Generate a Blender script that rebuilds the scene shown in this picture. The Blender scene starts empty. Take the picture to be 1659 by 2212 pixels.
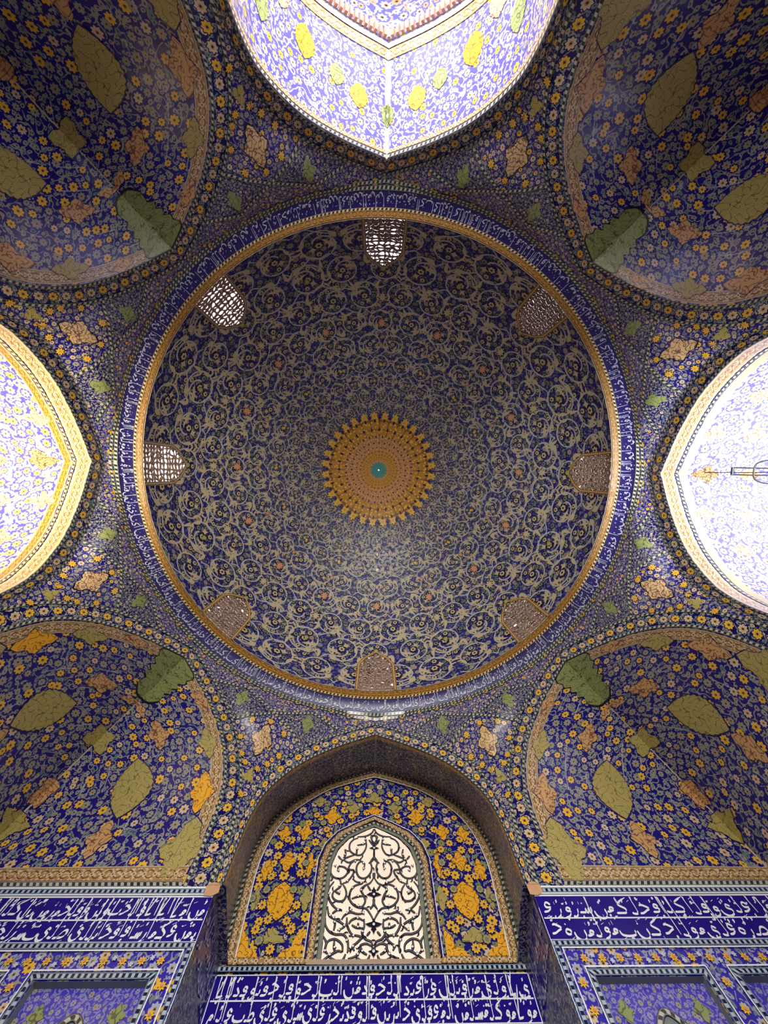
import bpy, math, random
import numpy as np
from mathutils import Matrix, Vector
from mathutils.geometry import tessellate_polygon
PI=math.pi
random.seed(7); rng=np.random.default_rng(7)
scene=bpy.context.scene
# ---------------------------------------------------------------- camera
def set_camera():
    tilt,roll,yaw=0.0970043,0.0222925,-0.0204536
    c,s=math.cos(yaw),math.sin(yaw); R3=Matrix(((c,-s,0),(s,c,0),(0,0,1)))
    c,s=math.cos(tilt),math.sin(tilt); R1=Matrix(((1,0,0),(0,c,s),(0,-s,c)))
    c,s=math.cos(roll),math.sin(roll); R2=Matrix(((c,0,s),(0,1,0),(-s,0,c)))
    M=R2@R1@R3
    x,y,f=M.col[0],M.col[1],M.col[2]
    m=Matrix(((x[0],-y[0],-f[0],-.158074),(x[1],-y[1],-f[1],.2118217),(x[2],-y[2],-f[2],1.6),(0,0,0,1)))
    cd=bpy.data.cameras.new('camera'); cd.sensor_fit='AUTO'; cd.sensor_width=36; cd.lens=850.1*36/2212
    cd.clip_end=400
    co=bpy.data.objects.new('camera',cd); scene.collection.objects.link(co); co.matrix_world=m; scene.camera=co
set_camera()
# ---------------------------------------------------------------- daylight: sky, light through the three open bays, and added fill lamps
w=bpy.data.worlds.new('sky'); scene.world=w; w.use_nodes=True
nt=w.node_tree; nt.nodes.clear()
o=nt.nodes.new('ShaderNodeOutputWorld'); b=nt.nodes.new('ShaderNodeBackground'); sk=nt.nodes.new('ShaderNodeTexSky')
sk.sky_type='NISHITA'; sk.sun_disc=False; sk.sun_elevation=math.radians(38); sk.sun_rotation=math.radians(225)
b.inputs['Strength'].default_value=.9
mx=nt.nodes.new('ShaderNodeMix'); mx.data_type='RGBA'; mx.inputs[0].default_value=.75; mx.inputs[7].default_value=(1.15,1.0,.86,1)   # sky whitened by haze
nt.links.new(sk.outputs[0],mx.inputs[6]); nt.links.new(mx.outputs[2],b.inputs[0]); nt.links.new(b.outputs[0],o.inputs[0])
def area(name,loc,aim,sx,sy,power,col,spread=180):
    l=bpy.data.lights.new(name,'AREA'); l.shape='RECTANGLE'; l.size=sx; l.size_y=sy; l.energy=power; l.color=col
    l.spread=math.radians(spread)
    ob=bpy.data.objects.new(name,l); scene.collection.objects.link(ob); ob.location=loc
    d=Vector(aim)-Vector(loc); ob.rotation_euler=d.to_track_quat('-Z','Y').to_euler(); return ob
# courtyard daylight in the entrance, side bay daylight, and added lamps filling the vaults
area('daylight_entrance',(0,-19.5,6),(0,0,6.5),9,9,7000,(1,.97,.93))
area('entrance_bay_fill',(0,-10.6,5.5),(0,-14.6,16),6,1.5,350,(.95,.96,1))  # added under the arch, aimed out and up to brighten the vault
area('entrance_paving_fill',(0,-16,.3),(0,-17,20),8,6,500,(.95,.96,1),90)  # added lamp standing in for bounce off sunlit paving
area('daylight_sunny_bay',(-17.5,0,4.5),(0,0,7),6.5,7,150,(1,.93,.78))
area('sunny_bay_fill',(-11,0,5.5),(-15,0,16),1.5,6,1300,(1,.92,.70),75)  # added fill, turned away from the room to light this vault
area('daylight_shaded_bay',(17.5,0,4.5),(0,0,7),6.5,7,110,(.9,.94,1))
area('shaded_bay_fill',(11,0,5.5),(15,0,16),1.5,6,1300,(.93,.96,1),75)  # added lamp below the arch that brightens the pale vault
scene.view_settings.view_transform='Standard'; scene.view_settings.look='None'
scene.view_settings.exposure=0.08; scene.view_settings.gamma=1; scene.view_settings.use_curve_mapping=False
cy=scene.cycles
cy.max_bounces=5; cy.diffuse_bounces=3; cy.glossy_bounces=2; cy.transmission_bounces=2; cy.transparent_max_bounces=4
cy.use_adaptive_sampling=True; cy.adaptive_threshold=.02; cy.use_denoising=True
try: cy.denoiser='OPENIMAGEDENOISE'; cy.denoising_prefilter='ACCURATE'; cy.denoising_input_passes='RGB_ALBEDO_NORMAL'
except Exception: pass
cy.caustics_reflective=False; cy.caustics_refractive=False; cy.sample_clamp_indirect=6
# ---------------------------------------------------------------- materials (all node based, driven by UV = metres on the tiled surface)
def srgb(r,g,b):
    f=lambda c:(c/12.92 if c<=.04045 else ((c+.055)/1.055)**2.4); return (f(r/255),f(g/255),f(b/255),1)
class NB:
    def __init__(s,name,rough=.3):
        s.m=bpy.data.materials.new(name); s.m.use_nodes=True; s.t=s.m.node_tree; s.t.nodes.clear()
        s.out=s.t.nodes.new('ShaderNodeOutputMaterial'); s.b=s.t.nodes.new('ShaderNodeBsdfPrincipled')
        s.t.links.new(s.b.outputs[0],s.out.inputs[0]); s.b.inputs['Roughness'].default_value=rough
        s.b.inputs['Specular IOR Level'].default_value=.5
    def _in(s,n,i,v):
        if v is None: return
        if hasattr(v,'bl_rna') and v.bl_rna.identifier.startswith('NodeSocket'): s.t.links.new(v,n.inputs[i])
        else: n.inputs[i].default_value=v
    def M(s,op,a,b=None,c=None,clamp=False):
        n=s.t.nodes.new('ShaderNodeMath'); n.operation=op; n.use_clamp=clamp
        s._in(n,0,a); s._in(n,1,b); s._in(n,2,c); return n.outputs[0]
    def V(s,op,a,b=None,sc=None):
        n=s.t.nodes.new('ShaderNodeVectorMath'); n.operation=op; s._in(n,0,a); s._in(n,1,b)
        if sc is not None: s._in(n,3,sc)
        return n.outputs[1] if op in('LENGTH','DISTANCE','DOT_PRODUCT') else n.outputs[0]
    def uv(s):
        n=s.t.nodes.new('ShaderNodeUVMap'); n.uv_map='UVMap'; return n.outputs[0]
    def sep(s,v):
        n=s.t.nodes.new('ShaderNodeSeparateXYZ'); s._in(n,0,v); return n.outputs[0],n.outputs[1]
    def comb(s,x,y):
        n=s.t.nodes.new('ShaderNodeCombineXYZ'); s._in(n,0,x); s._in(n,1,y); return n.outputs[0]
    def vor(s,v,scale,rand=1.):
        n=s.t.nodes.new('ShaderNodeTexVoronoi'); n.voronoi_dimensions='2D'; n.feature='F1'
        s._in(n,'Vector',v); n.inputs['Scale'].default_value=scale; n.inputs['Randomness'].default_value=rand
        return n.outputs['Distance'],n.outputs['Color'],n.outputs['Position']
    def noise(s,v,scale,detail=1.,out=0):
        n=s.t.nodes.new('ShaderNodeTexNoise'); n.noise_dimensions='2D'; s._in(n,'Vector',v); n.inputs['Scale'].default_value=scale
        n.inputs['Detail'].default_value=detail; n.inputs['Roughness'].default_value=.5; return n.outputs[out]
    def mix(s,f,a,b):
        n=s.t.nodes.new('ShaderNodeMix'); n.data_type='RGBA'; s._in(n,0,f); s._in(n,6,a); s._in(n,7,b); return n.outputs[2]
    def lt(s,a,b): return s.M('LESS_THAN',a,b)
    def gt(s,a,b): return s.M('GREATER_THAN',a,b)
    def chan(s,c,k):
        n=s.t.nodes.new('ShaderNodeSeparateColor'); s._in(n,0,c); return n.outputs[k]
    def pick(s,f,cols):
        n=s.t.nodes.new('ShaderNodeValToRGB'); r=n.color_ramp; r.interpolation='CONSTANT'
        tot=sum(w for _,w in cols); acc=0
        r.elements.remove(r.elements[1])
        for k,(c,w) in enumerate(cols):
            e=r.elements[0] if k==0 else r.elements.new(acc/tot)
            if k==0: e.position=0
            e.color=c; acc+=w
        s._in(n,0,f); return n.outputs[0]
    def tiles(s,uv,size,amt=.12):
        """faint per-tile tone, seams and a slight tilt of each glazed tile"""
        d,c,p=s.vor(uv,1/size,0.)
        return c
    def done(s,col,bump=None,uvs=None,tile=.25):
        s._in(s.b,'Base Color',col)
        if uvs is not None and tile:
            n=s.t.nodes.new('ShaderNodeTexNoise'); n.noise_dimensions='2D'; s._in(n,'Vector',uvs); n.inputs['Scale'].default_value=1/tile*.6; n.inputs['Detail'].default_value=2
            bp=s.t.nodes.new('ShaderNodeBump'); bp.inputs['Strength'].default_value=.35; bp.inputs['Distance'].default_value=.03
            s._in(bp,'Height',n.outputs[0]); s.t.links.new(bp.outputs[0],s.b.inputs['Normal'])
        return s.m
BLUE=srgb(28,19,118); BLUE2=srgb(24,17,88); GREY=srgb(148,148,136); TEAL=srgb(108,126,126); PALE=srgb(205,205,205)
YEL=srgb(232,184,52); BEI=srgb(208,188,150); OCH=srgb(186,146,88); OLI=srgb(166,158,92); DRK=srgb(40,28,30); WHI=srgb(238,240,244); PINK=srgb(222,160,125); GRN=srgb(128,140,92)
def field(name,ground=BLUE,leafs=((GREY,3),(TEAL,1)),flowers=((YEL,2),(BEI,1),(GREY,2)),sc=1.9,fr=.36,leaf_sc=2.6,leaf_r=.3,stem=GREY,stemw=.035,seams=None,rough=.3,petals=8,rand=.75):
    s=NB(name,rough); uv=s.uv()
    nz=s.noise(uv,sc*1.6,1.,1); w=s.V('ADD',uv,s.V('SCALE',s.V('SUBTRACT',nz,(.5,.5,.5)),None,.38/sc))
    col=ground
    f=s.noise(uv,sc*1.5,0.); f2=s.M('ABSOLUTE',s.M('SUBTRACT',f,.5)); col=s.mix(s.lt(f2,stemw),col,stem)
    ld,lc,lp=s.vor(w,sc*leaf_sc,.9); lr=s.M('MULTIPLY',s.chan(lc,1),leaf_r*.5); lr=s.M('ADD',lr,leaf_r*.75)
    col=s.mix(s.lt(ld,lr),col,s.pick(s.chan(lc,0),leafs))
    col=s.mix(s.lt(ld,leaf_r*.28),col,ground)
    d,c,p=s.vor(uv,sc,rand)
    pos=s.V('SUBTRACT',uv,p); px,py=s.sep(pos); ang=s.M('ARCTAN2',py,px)
    big=s.M('ADD',s.M('MULTIPLY',s.chan(c,2),.35),.75); R=s.M('MULTIPLY',big,fr)
    pet=s.M('MULTIPLY',s.M('ADD',s.M('MULTIPLY',s.M('COSINE',s.M('MULTIPLY',ang,float(petals))),.14),.9),R)
    col=s.mix(s.lt(d,s.M('MULTIPLY',R,1.3)),col,ground)
    col=s.mix(s.lt(d,pet),col,s.pick(s.chan(c,0),flowers))
    col=s.mix(s.lt(d,s.M('MULTIPLY',R,.34)),col,OCH)
    col=s.mix(s.lt(d,s.M('MULTIPLY',R,.18)),col,DRK)
    if seams:
        x,y=s.sep(uv); fx=s.M('FRACT',s.M('DIVIDE',x,seams)); k=s.lt(fx,.05)
        nn=s.gt(s.noise(uv,1.3,2.),.52); col=s.mix(s.M('MULTIPLY',s.M('MULTIPLY',k,nn),.45),col,PALE)
    return s.done(col,uvs=uv)
def strip(name,kind,ground,a,b,period,width,rough=.25,c=None):
    """running borders: u along the strip in metres, v across it, 0 in the middle"""
    s=NB(name,rough); uv=s.uv(); u,v=s.sep(uv); av=s.M('ABSOLUTE',v); hw=width/2
    if kind=='rope':
        sl=s.M('ADD',s.M('DIVIDE',u,period),s.M('MULTIPLY',v,.45/period)); f=s.M('FRACT',sl)
        col=s.mix(s.lt(f,.5),b,a); edge=s.gt(av,hw*.62); col=s.mix(edge,col,ground)
        col=s.mix(s.gt(av,hw*.9),col,c or DRK)
    elif kind=='check':
        f=s.M('FRACT',s.M('DIVIDE',u,period)); col=s.mix(s.lt(f,.5),b,a); col=s.mix(s.gt(av,hw*.5),col,ground); col=s.mix(s.gt(av,hw*.88),col,WHI)
    elif kind=='flowers':
        q=s.M('DIVIDE',u,period); k=s.M('FLOOR',q); fx=s.M('MULTIPLY',s.M('SUBTRACT',s.M('FRACT',q),.5),period)
        par=s.M('MODULO',s.M('ABSOLUTE',k),2.); R=width*.255
        d=s.V('LENGTH',s.comb(fx,v)); ang=s.M('ARCTAN2',v,fx)
        pet=s.M('MULTIPLY',s.M('ADD',s.M('MULTIPLY',s.M('COSINE',s.M('MULTIPLY',ang,8.)),.12),.92),R)
        nz=s.noise(uv,9,1.,1); w=s.V('ADD',uv,s.V('SCALE',s.V('SUBTRACT',nz,(.5,.5,.5)),None,.09))
        ld,lc,lp=s.vor(w,7.5,.9); col=s.mix(s.lt(ld,.42),ground,s.pick(s.chan(lc,0),((GREY,2),(TEAL,2),(BEI,.6)))); col=s.mix(s.lt(ld,.12),col,ground)
        wv=s.M('ABSOLUTE',s.M('SUBTRACT',s.M('MULTIPLY',s.M('SINE',s.M('MULTIPLY',u,PI/period)),hw*.55),v)); col=s.mix(s.lt(wv,.022),col,GREY)
        col=s.mix(s.lt(d,s.M('MULTIPLY',pet,1.25)),col,BLUE2); col=s.mix(s.lt(d,pet),col,s.mix(s.gt(par,.5),a,b)); col=s.mix(s.lt(d,R*.4),col,OCH); col=s.mix(s.lt(d,R*.2),col,DRK)
        col=s.mix(s.gt(av,hw*.92),col,TEAL)
    elif kind=='braid':
        k=2*PI/period; t=s.M('MULTIPLY',u,k); sn=s.M('MULTIPLY',s.M('SINE',t),hw*.55)
        d1=s.M('ABSOLUTE',s.M('SUBTRACT',v,sn)); d2=s.M('ABSOLUTE',s.M('ADD',v,sn)); d=s.M('MINIMUM',d1,d2)
        ld,lc,lp=s.vor(uv,13,1.); col=s.mix(s.lt(ld,.33),ground,b); col=s.mix(s.lt(d,hw*.1),col,a)
        fx=s.M('MULTIPLY',s.M('SUBTRACT',s.M('FRACT',s.M('ADD',s.M('DIVIDE',u,period/2),.5)),.5),period/2); dd=s.V('LENGTH',s.comb(fx,v)); 
        col=s.mix(s.lt(dd,hw*.33),col,b); col=s.mix(s.lt(dd,hw*.14),col,a); col=s.mix(s.gt(av,hw*.86),col,a); col=s.mix(s.gt(av,hw*.94),col,srgb(190,170,130))
    return s.done(col,uvs=uv)
def filigree(name,ground,line,sc=5.,rough=.3,w=.05,flower=None):
    s=NB(name,rough); uv=s.uv(); f=s.noise(uv,sc,.5); d=s.M('ABSOLUTE',s.M('SUBTRACT',f,.5)); col=s.mix(s.lt(d,w*.5),ground,line)
    ld,lc,lp=s.vor(uv,sc*1.1,.9); col=s.mix(s.lt(ld,.2),col,flower or ground); col=s.mix(s.lt(ld,.09),col,line)
    return s.done(col,uvs=uv)
def plain(name,c,rough=.35,c2=None,sc=3.):
    s=NB(name,rough)
    if c2 is None: s.b.inputs['Base Color'].default_value=c; return s.m
    uv=s.uv(); return s.done(s.mix(s.noise(uv,sc,2.),c,c2))
MT={}
MT['squinch']=field('squinch_floral_tile',sc=2.5,fr=.31,flowers=((YEL,3),(BEI,1.2),(GREY,2)),leafs=((GREY,3),(TEAL,1),(srgb(150,152,128),1.5)),leaf_sc=2.5,leaf_r=.39,seams=.62,rough=.22)
MT['niche']=field('niche_floral_tile',sc=2.6,fr=.36,flowers=((YEL,3),(BEI,1),(GRN,1.5)),leafs=((GRN,2),(TEAL,1),(BEI,1)),leaf_sc=2.4,leaf_r=.33,seams=None)
MT['panel_big']=field('spandrel_star_tile',sc=4.4,fr=.33,flowers=((BEI,3),(YEL,.8),(GREY,3)),leafs=((GREY,3),(BEI,1)),leaf_sc=2.4,leaf_r=.33)
MT['panel_small']=field('spandrel_fine_tile',ground=BLUE2,sc=6.4,fr=.3,flowers=((GREY,3),(TEAL,1),(BEI,1)),leafs=((GREY,1),(BEI,.4)),leaf_sc=2.,leaf_r=.24,stemw=.05)
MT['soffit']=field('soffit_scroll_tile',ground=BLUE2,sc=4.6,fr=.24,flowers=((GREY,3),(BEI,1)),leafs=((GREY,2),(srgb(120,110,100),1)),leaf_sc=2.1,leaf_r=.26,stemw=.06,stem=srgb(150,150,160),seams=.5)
MT['bay']=field('bay_floral_tile',ground=srgb(84,80,160),sc=2.9,fr=.3,flowers=((BEI,3),(YEL,1.2),(GREY,1)),leafs=((srgb(165,160,160),3),(BEI,1)),leaf_sc=2.4,leaf_r=.3,stemw=.05,stem=BEI)
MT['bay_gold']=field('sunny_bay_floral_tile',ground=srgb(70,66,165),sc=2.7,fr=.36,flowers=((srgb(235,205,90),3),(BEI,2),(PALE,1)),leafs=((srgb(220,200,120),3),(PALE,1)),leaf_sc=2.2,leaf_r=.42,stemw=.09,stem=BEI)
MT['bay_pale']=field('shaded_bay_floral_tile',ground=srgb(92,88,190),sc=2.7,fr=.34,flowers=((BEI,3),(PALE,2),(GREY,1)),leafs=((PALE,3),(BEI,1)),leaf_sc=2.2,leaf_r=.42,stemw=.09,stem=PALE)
MT['dome']=field('dome_fine_flower_tile',ground=srgb(26,16,104),sc=23.,fr=.36,flowers=((srgb(118,124,124),4),(srgb(140,132,118),2),(GREY,2)),leafs=((srgb(132,130,126),2),(TEAL,1)),leaf_sc=2.,leaf_r=.2,stemw=.03,stem=srgb(110,110,132),rand=.85,rough=.6)
MT['wall']=field('wall_floral_tile',ground=srgb(52,40,165),sc=3.1,fr=.32,flowers=((YEL,1),(BEI,1),(srgb(165,172,190),3)),leafs=((srgb(150,155,175),3),(TEAL,1)),leaf_sc=2.3,leaf_r=.34)
MT['wall_fine']=field('wall_panel_tile',ground=srgb(70,60,175),sc=5.5,fr=.3,flowers=((srgb(140,140,190),3),(GREY,1)),leafs=((srgb(130,130,180),2),(GREY,.6)),leaf_sc=2.,leaf_r=.28,stemw=.06,stem=srgb(130,130,185))
MT['rope']=strip('rope_border','rope',srgb(108,118,110),srgb(186,184,164),srgb(50,44,48),.15,.1)
MT['rope_gold']=strip('gold_rope_border','rope',srgb(175,150,100),srgb(225,208,160),srgb(60,42,36),.15,.1)
MT['rope_wall']=strip('wall_rope_border','check',srgb(105,128,148),srgb(175,188,195),srgb(24,22,60),.12,.13)
MT['flowers']=strip('arch_flower_border','flowers',BLUE2,YEL,BEI,.36,.5,rough=.14)
MT['ringflowers']=strip('ring_flower_border','flowers',BLUE2,YEL,BEI,.52,.5)
MT['wallflowers']=strip('wall_flower_border','flowers',srgb(52,40,165),YEL,srgb(165,172,190),.3,.4)
MT['braid']=strip('ochre_braid_border','braid',srgb(172,136,84),srgb(110,72,50),BEI,.5,.3)
MT['braid_gold']=strip('gold_braid_border','braid',srgb(164,116,42),srgb(92,60,42),srgb(190,142,66),.5,.22)
MT['white']=plain('white_glaze',WHI,.3); MT['pale']=plain('pale_glaze',srgb(196,198,212),.4); MT['vine']=plain('dome_vine_glaze',srgb(178,176,172),.5); MT['beige']=plain('beige_glaze',srgb(188,172,138),.5)
MT['pinkg']=plain('pink_glaze',srgb(204,146,112),.3); MT['greyg']=plain('grey_green_glaze',srgb(118,128,124),.5); MT['yellow']=plain('yellow_glaze',YEL,.3)
MT['black']=plain('black_glaze',srgb(22,18,40),.3); MT['teal']=plain('teal_glaze',srgb(70,150,140),.3); MT['olive']=plain('olive_glaze',OLI,.3)
MT['cobalt']=plain('cobalt_inscription_tile',srgb(34,16,140),.22,srgb(26,14,112),2.5)
MT['cobalt_dark']=plain('dark_cobalt_inscription_tile',srgb(32,16,104),.4,srgb(26,14,84),2.5)
MT['med_olive']=filigree('olive_medallion_tile',srgb(172,158,88),srgb(110,98,60),5.5,w=.05,flower=srgb(192,176,118))
MT['med_ochre']=filigree('ochre_medallion_tile',srgb(204,160,104),srgb(128,84,66),7.5,w=.12,flower=srgb(222,182,120))
MT['med_gold']=filigree('gold_medallion_tile',srgb(238,172,40),srgb(150,95,40),7.,w=.08,flower=srgb(250,200,80))
MT['med_green']=filigree('green_medallion_tile',srgb(140,150,90),srgb(90,95,60),6.,w=.07)
MT['med_beige']=filigree('beige_medallion_tile',srgb(220,185,130),srgb(120,85,75),9.,w=.12)
MT['brown']=filigree('brown_stone_screen',srgb(150,120,96),srgb(95,70,58),9.,rough=.7,w=.1)
MT['grille_stone']=plain('white_grille_ground',srgb(250,236,218),.5,srgb(238,205,178),1.4)
MT['skirt']=plain('greenish_stone_frame',srgb(132,138,118),.5,srgb(118,122,108),5.)
MT['marble']=plain('pink_stone',srgb(190,165,140),.6,srgb(165,140,120),2.)
MT['floor']=plain('stone_paving',srgb(150,135,115),.5,srgb(125,112,96),1.)
MT['plaster']=plain('plain_plaster',srgb(170,160,150),.8)
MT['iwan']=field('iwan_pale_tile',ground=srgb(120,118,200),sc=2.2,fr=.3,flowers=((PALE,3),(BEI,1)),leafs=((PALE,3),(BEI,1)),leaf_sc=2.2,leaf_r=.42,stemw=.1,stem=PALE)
MT['steel']=plain('black_painted_steel',srgb(30,30,32),.5)
MT['patch']=plain('pinkish_plaster_patch',srgb(214,160,120),.7,srgb(190,150,110),6.)
m_=MT['grille_stone']; b_=[n for n in m_.node_tree.nodes if n.type=='BSDF_PRINCIPLED'][0]     # added glow imitates daylight coming through the screen
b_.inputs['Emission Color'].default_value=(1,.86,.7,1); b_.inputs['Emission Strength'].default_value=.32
def sunburst_mat():
    s=NB('gold_sunburst_tile',.25); uv=s.uv(); u,v=s.sep(uv)   # u azimuth, v conformal radius
    a=s.M('MULTIPLY',s.M('SINE',s.M('MULTIPLY',u,16.)),s.M('SINE',s.M('MULTIPLY',v,16.)))
    d=s.M('ABSOLUTE',a); col=s.mix(s.lt(d,.13),srgb(190,138,56),srgb(134,90,56))
    n=s.gt(s.M('COSINE',s.M('MULTIPLY',v,5.2)),.1); col=s.mix(s.M('MULTIPLY',n,.6),col,srgb(196,140,110))
    ld,lc,lp=s.vor(uv,11,.9); col=s.mix(s.lt(ld,.22),col,srgb(240,185,80))
    b=s.M('MULTIPLY',s.M('COSINE',s.M('MULTIPLY',u,32.)),s.M('COSINE',s.M('MULTIPLY',v,16.))); band=s.M('MULTIPLY',s.gt(v,1.7),s.lt(v,2.75)); col=s.mix(s.M('MULTIPLY',band,s.gt(b,.8)),col,srgb(50,45,60))
    return s.done(col)
MT['sun']=sunburst_mat()
# ---------------------------------------------------------------- geometry of the place (metres, z measured from the eye)
PI=math.pi
H=1.6                       # eye height: floor is z=0 in the world
ZS,ZRO,RRO=8.42,14.79,9.66  # springing, outer edge of the inscription ring
ZRI,RRI=15.27,9.05          # inner edge (foot of the dome)
def crom(P,n=12):
    P=np.array(P,float); Q=np.vstack([2*P[0]-P[1],P,2*P[-1]-P[-2]]); out=[]
    for i in range(1,len(Q)-2):
        t=np.linspace(0,1,n,endpoint=False)[:,None]
        a,b,c,d=Q[i-1],Q[i],Q[i+1],Q[i+2]
        out.append(.5*((2*b)+(-a+c)*t+(2*a-5*b+4*c-d)*t*t+(-a+3*b-3*c+d)*t**3))
    return np.vstack(out+[P[-1:]])
def resamp(P,n):
    P=np.asarray(P,float); s=np.r_[0,np.cumsum(np.hypot(*np.diff(P,axis=0).T[:2]))]
    t=np.linspace(0,s[-1],n); return np.stack([np.interp(t,s,P[:,k]) for k in range(P.shape[1])],1)
INNER=resamp(crom([(3.6,8.42),(3.59,9.4),(3.53,10.4),(3.27,11.3),(2.5,12.35),(1.4,13.15),(0,13.85)]),49)
OUTE=resamp(crom([(3.85,8.42),(3.84,9.5),(3.8,10.5),(3.66,11.5),(3.3,12.4),(2.35,13.35),(1.2,13.98),(0,14.5)]),49)
OUTO=resamp(crom([(4.3,8.42),(4.29,9.4),(4.2,10.4),(3.85,11.5),(2.95,12.8),(1.6,13.75),(0,14.42)]),49)
DIST=(9.94,9.75); WO=(3.85,4.3)
def outer(i): return OUTO if i%2 else OUTE
def frame(i):
    f=i*PI/4; return np.array([math.cos(f),math.sin(f),0]),np.array([-math.sin(f),math.cos(f),0])
def arch_xyz(i,x,z,d=0):
    n,e=frame(i); x=np.asarray(x,float); z=np.asarray(z,float)
    return (DIST[i%2]+d)*n+x[...,None]*e+z[...,None]*np.array([0,0,1.])
AZV=math.atan2(3.85,9.94)
def zout(i,x):
    o=outer(i)[::-1]; return np.interp(np.abs(x),o[:,0],o[:,1])
def drum(az,z):
    """wall between the arches and the ring: radius from azimuth and height"""
    az=np.asarray(az,float); z=np.asarray(z,float)
    i=np.round(az/(PI/4)).astype(int)
    # vertices are not exactly half way: shift the odd/even split
    d=az-i*PI/4
    sw=np.where((i%2==0)&(np.abs(d)>AZV),np.sign(d),0).astype(int)
    i=i+sw; d=az-i*PI/4
    D=np.where(i%2==0,DIST[0],DIST[1]); rp=D/np.cos(d); x=D*np.tan(d)
    zo=np.where(i%2==0,zout(0,x),zout(1,x))
    # between two arches the wall is one smooth panel, easing into the ring above
    ev=(i%2==0); ad=np.abs(d); a=np.where(ev,ad,PI/4-ad)     # azimuth from the cardinal arch, 0..45 deg
    xe=np.interp(z,OUTE[:,1],OUTE[:,0],right=0.); xo=np.interp(z,OUTO[:,1],OUTO[:,0],right=0.)
    ae=np.arctan2(xe,DIST[0]); ao=PI/4-np.arctan2(xo,DIST[1]); re=DIST[0]/np.cos(ae); ro=DIST[1]/np.cos(PI/4-ao)
    f=np.clip((a-ae)/(ao-ae+1e-6),0,1); lin=re+(ro-re)*f
    dist=np.minimum(z-zo,np.minimum(a-ae,ao-a)*9.8+.9*(z-13.4).clip(0)); e=np.clip(dist/1.,0,1); e=e*e*(3-2*e)
    hz=np.clip((z-10.6)/(ZRO-10.6),0,1)**2; top=np.clip((z-ZRO+.5)/.5,0,1)*np.clip((z-zo)/(ZRO-zo+1e-9),0,1)
    h=np.maximum(hz*e,top); r=np.where(z>zo,lin+(RRO-lin)*h,rp)
    return np.stack([r*np.cos(az),r*np.sin(az),z],-1)
_t=np.linspace(0,PI/2-.004,1500)
_r=RRI*np.cos(_t)**.96; _z=ZRI+8.5*np.sin(_t)
_q=np.r_[0,np.cumsum(np.hypot(np.diff(_r),np.diff(_z))/(.5*(_r[1:]+_r[:-1])))]
def dome(az,q):
    r=np.interp(q,_q,_r); z=np.interp(q,_q,_z); return np.stack([r*np.cos(az),r*np.sin(az),z],-1)
def ringb(az,v):
    """inscription ring: v 0 at its outer edge, 1 at the foot of the dome; bows outward a little"""
    v=np.asarray(v,float); b=.06*np.sin(PI*np.clip(v,0,1))
    r=RRO+(RRI-RRO)*v+b; z=ZRO+(ZRI-ZRO)*v+b; return np.stack([r*np.cos(az),r*np.sin(az),z],-1)
# squinch halves: k = horizontal distance from the front arch, s = height along the arch (0 springing .. LS crown)
INS=INNER.copy(); INS[:,1]=ZS+(INS[:,1]-ZS)*(13.66-ZS)/(13.85-ZS)
SS=np.r_[0,np.cumsum(np.hypot(*np.diff(INS,axis=0).T))]; LS=SS[-1]
CORN=9.94*math.sqrt(2)
def squinch(i,side,s,k):
    """i odd arch, side -1/+1; k in 0..1 from front arch to ridge"""
    n,e=frame(i); x=np.interp(s,SS,INS[:,0])*side; z=np.interp(s,SS,INS[:,1])
    m=np.abs(x)/INS[0,0]
    rd=DIST[1]+(CORN-DIST[1])*m     # ridge distance from the axis
    D=DIST[1]+(rd-DIST[1])*k; X=x*(1-k)
    # the front foot stands on the side wall
    foot=(WO[1]-INS[0,0])*np.clip(1-(z-ZS)/1.2,0,1)*0
    X=X+side*foot
    return D[...,None]*n+X[...,None]*e+z[...,None]*np.array([0,0,1.])
# ---------------------------------------------------------------- mesh helpers
def link(o,parent=None):
    scene.collection.objects.link(o)
    if parent is not None: o.parent=parent
    return o
def tag(o,label=None,cat=None,group=None,kind=None):
    if label: o['label']=label
    if cat: o['category']=cat
    if group: o['group']=group
    if kind: o['kind']=kind
    return o
def thing(name,loc,label,cat,group=None):
    o=bpy.data.objects.new(name,None); o.empty_display_size=.2; o.location=(loc[0],loc[1],loc[2]+H); link(o); return tag(o,label,cat,group)
def rawmesh(name,V,F,UV,MI,mats,parent=None,smooth=True,label=None,kind=None):
    """V (n,3) eye-relative; F list of int arrays (m,3) or (m,4)"""
    V=np.asarray(V,np.float64).copy(); V[:,2]+=H
    off=np.zeros(3); q_=parent
    while q_ is not None: off=off+np.array(q_.location); q_=q_.parent
    V=V-off
    Fs=[np.asarray(f,np.int64) for f in F if len(f)]
    me=bpy.data.meshes.new(name); me.vertices.add(len(V)); me.vertices.foreach_set('co',V.astype(np.float32).ravel())
    li=np.concatenate([f.ravel() for f in Fs]); tot=np.concatenate([np.full(len(f),f.shape[1]) for f in Fs])
    me.loops.add(len(li)); me.loops.foreach_set('vertex_index',li.astype(np.int32))
    me.polygons.add(len(tot)); st=np.r_[0,np.cumsum(tot)[:-1]]
    me.polygons.foreach_set('loop_start',st.astype(np.int32)); me.polygons.foreach_set('loop_total',tot.astype(np.int32))
    if MI is not None: me.polygons.foreach_set('material_index',np.concatenate([np.asarray(m) for m in MI if len(m)]).astype(np.int32))
    me.polygons.foreach_set('use_smooth',np.full(len(tot),bool(smooth)))
    uvl=me.uv_layers.new(name='UVMap'); uvl.data.foreach_set('uv',np.asarray(UV,np.float32)[li].ravel())
    for m in mats: me.materials.append(MT[m])
    me.update(); me.validate()
    o=bpy.data.objects.new(name,me); link(o,parent)
    if label: o['label']=label
    if kind: o['kind']=kind
    return o
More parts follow.
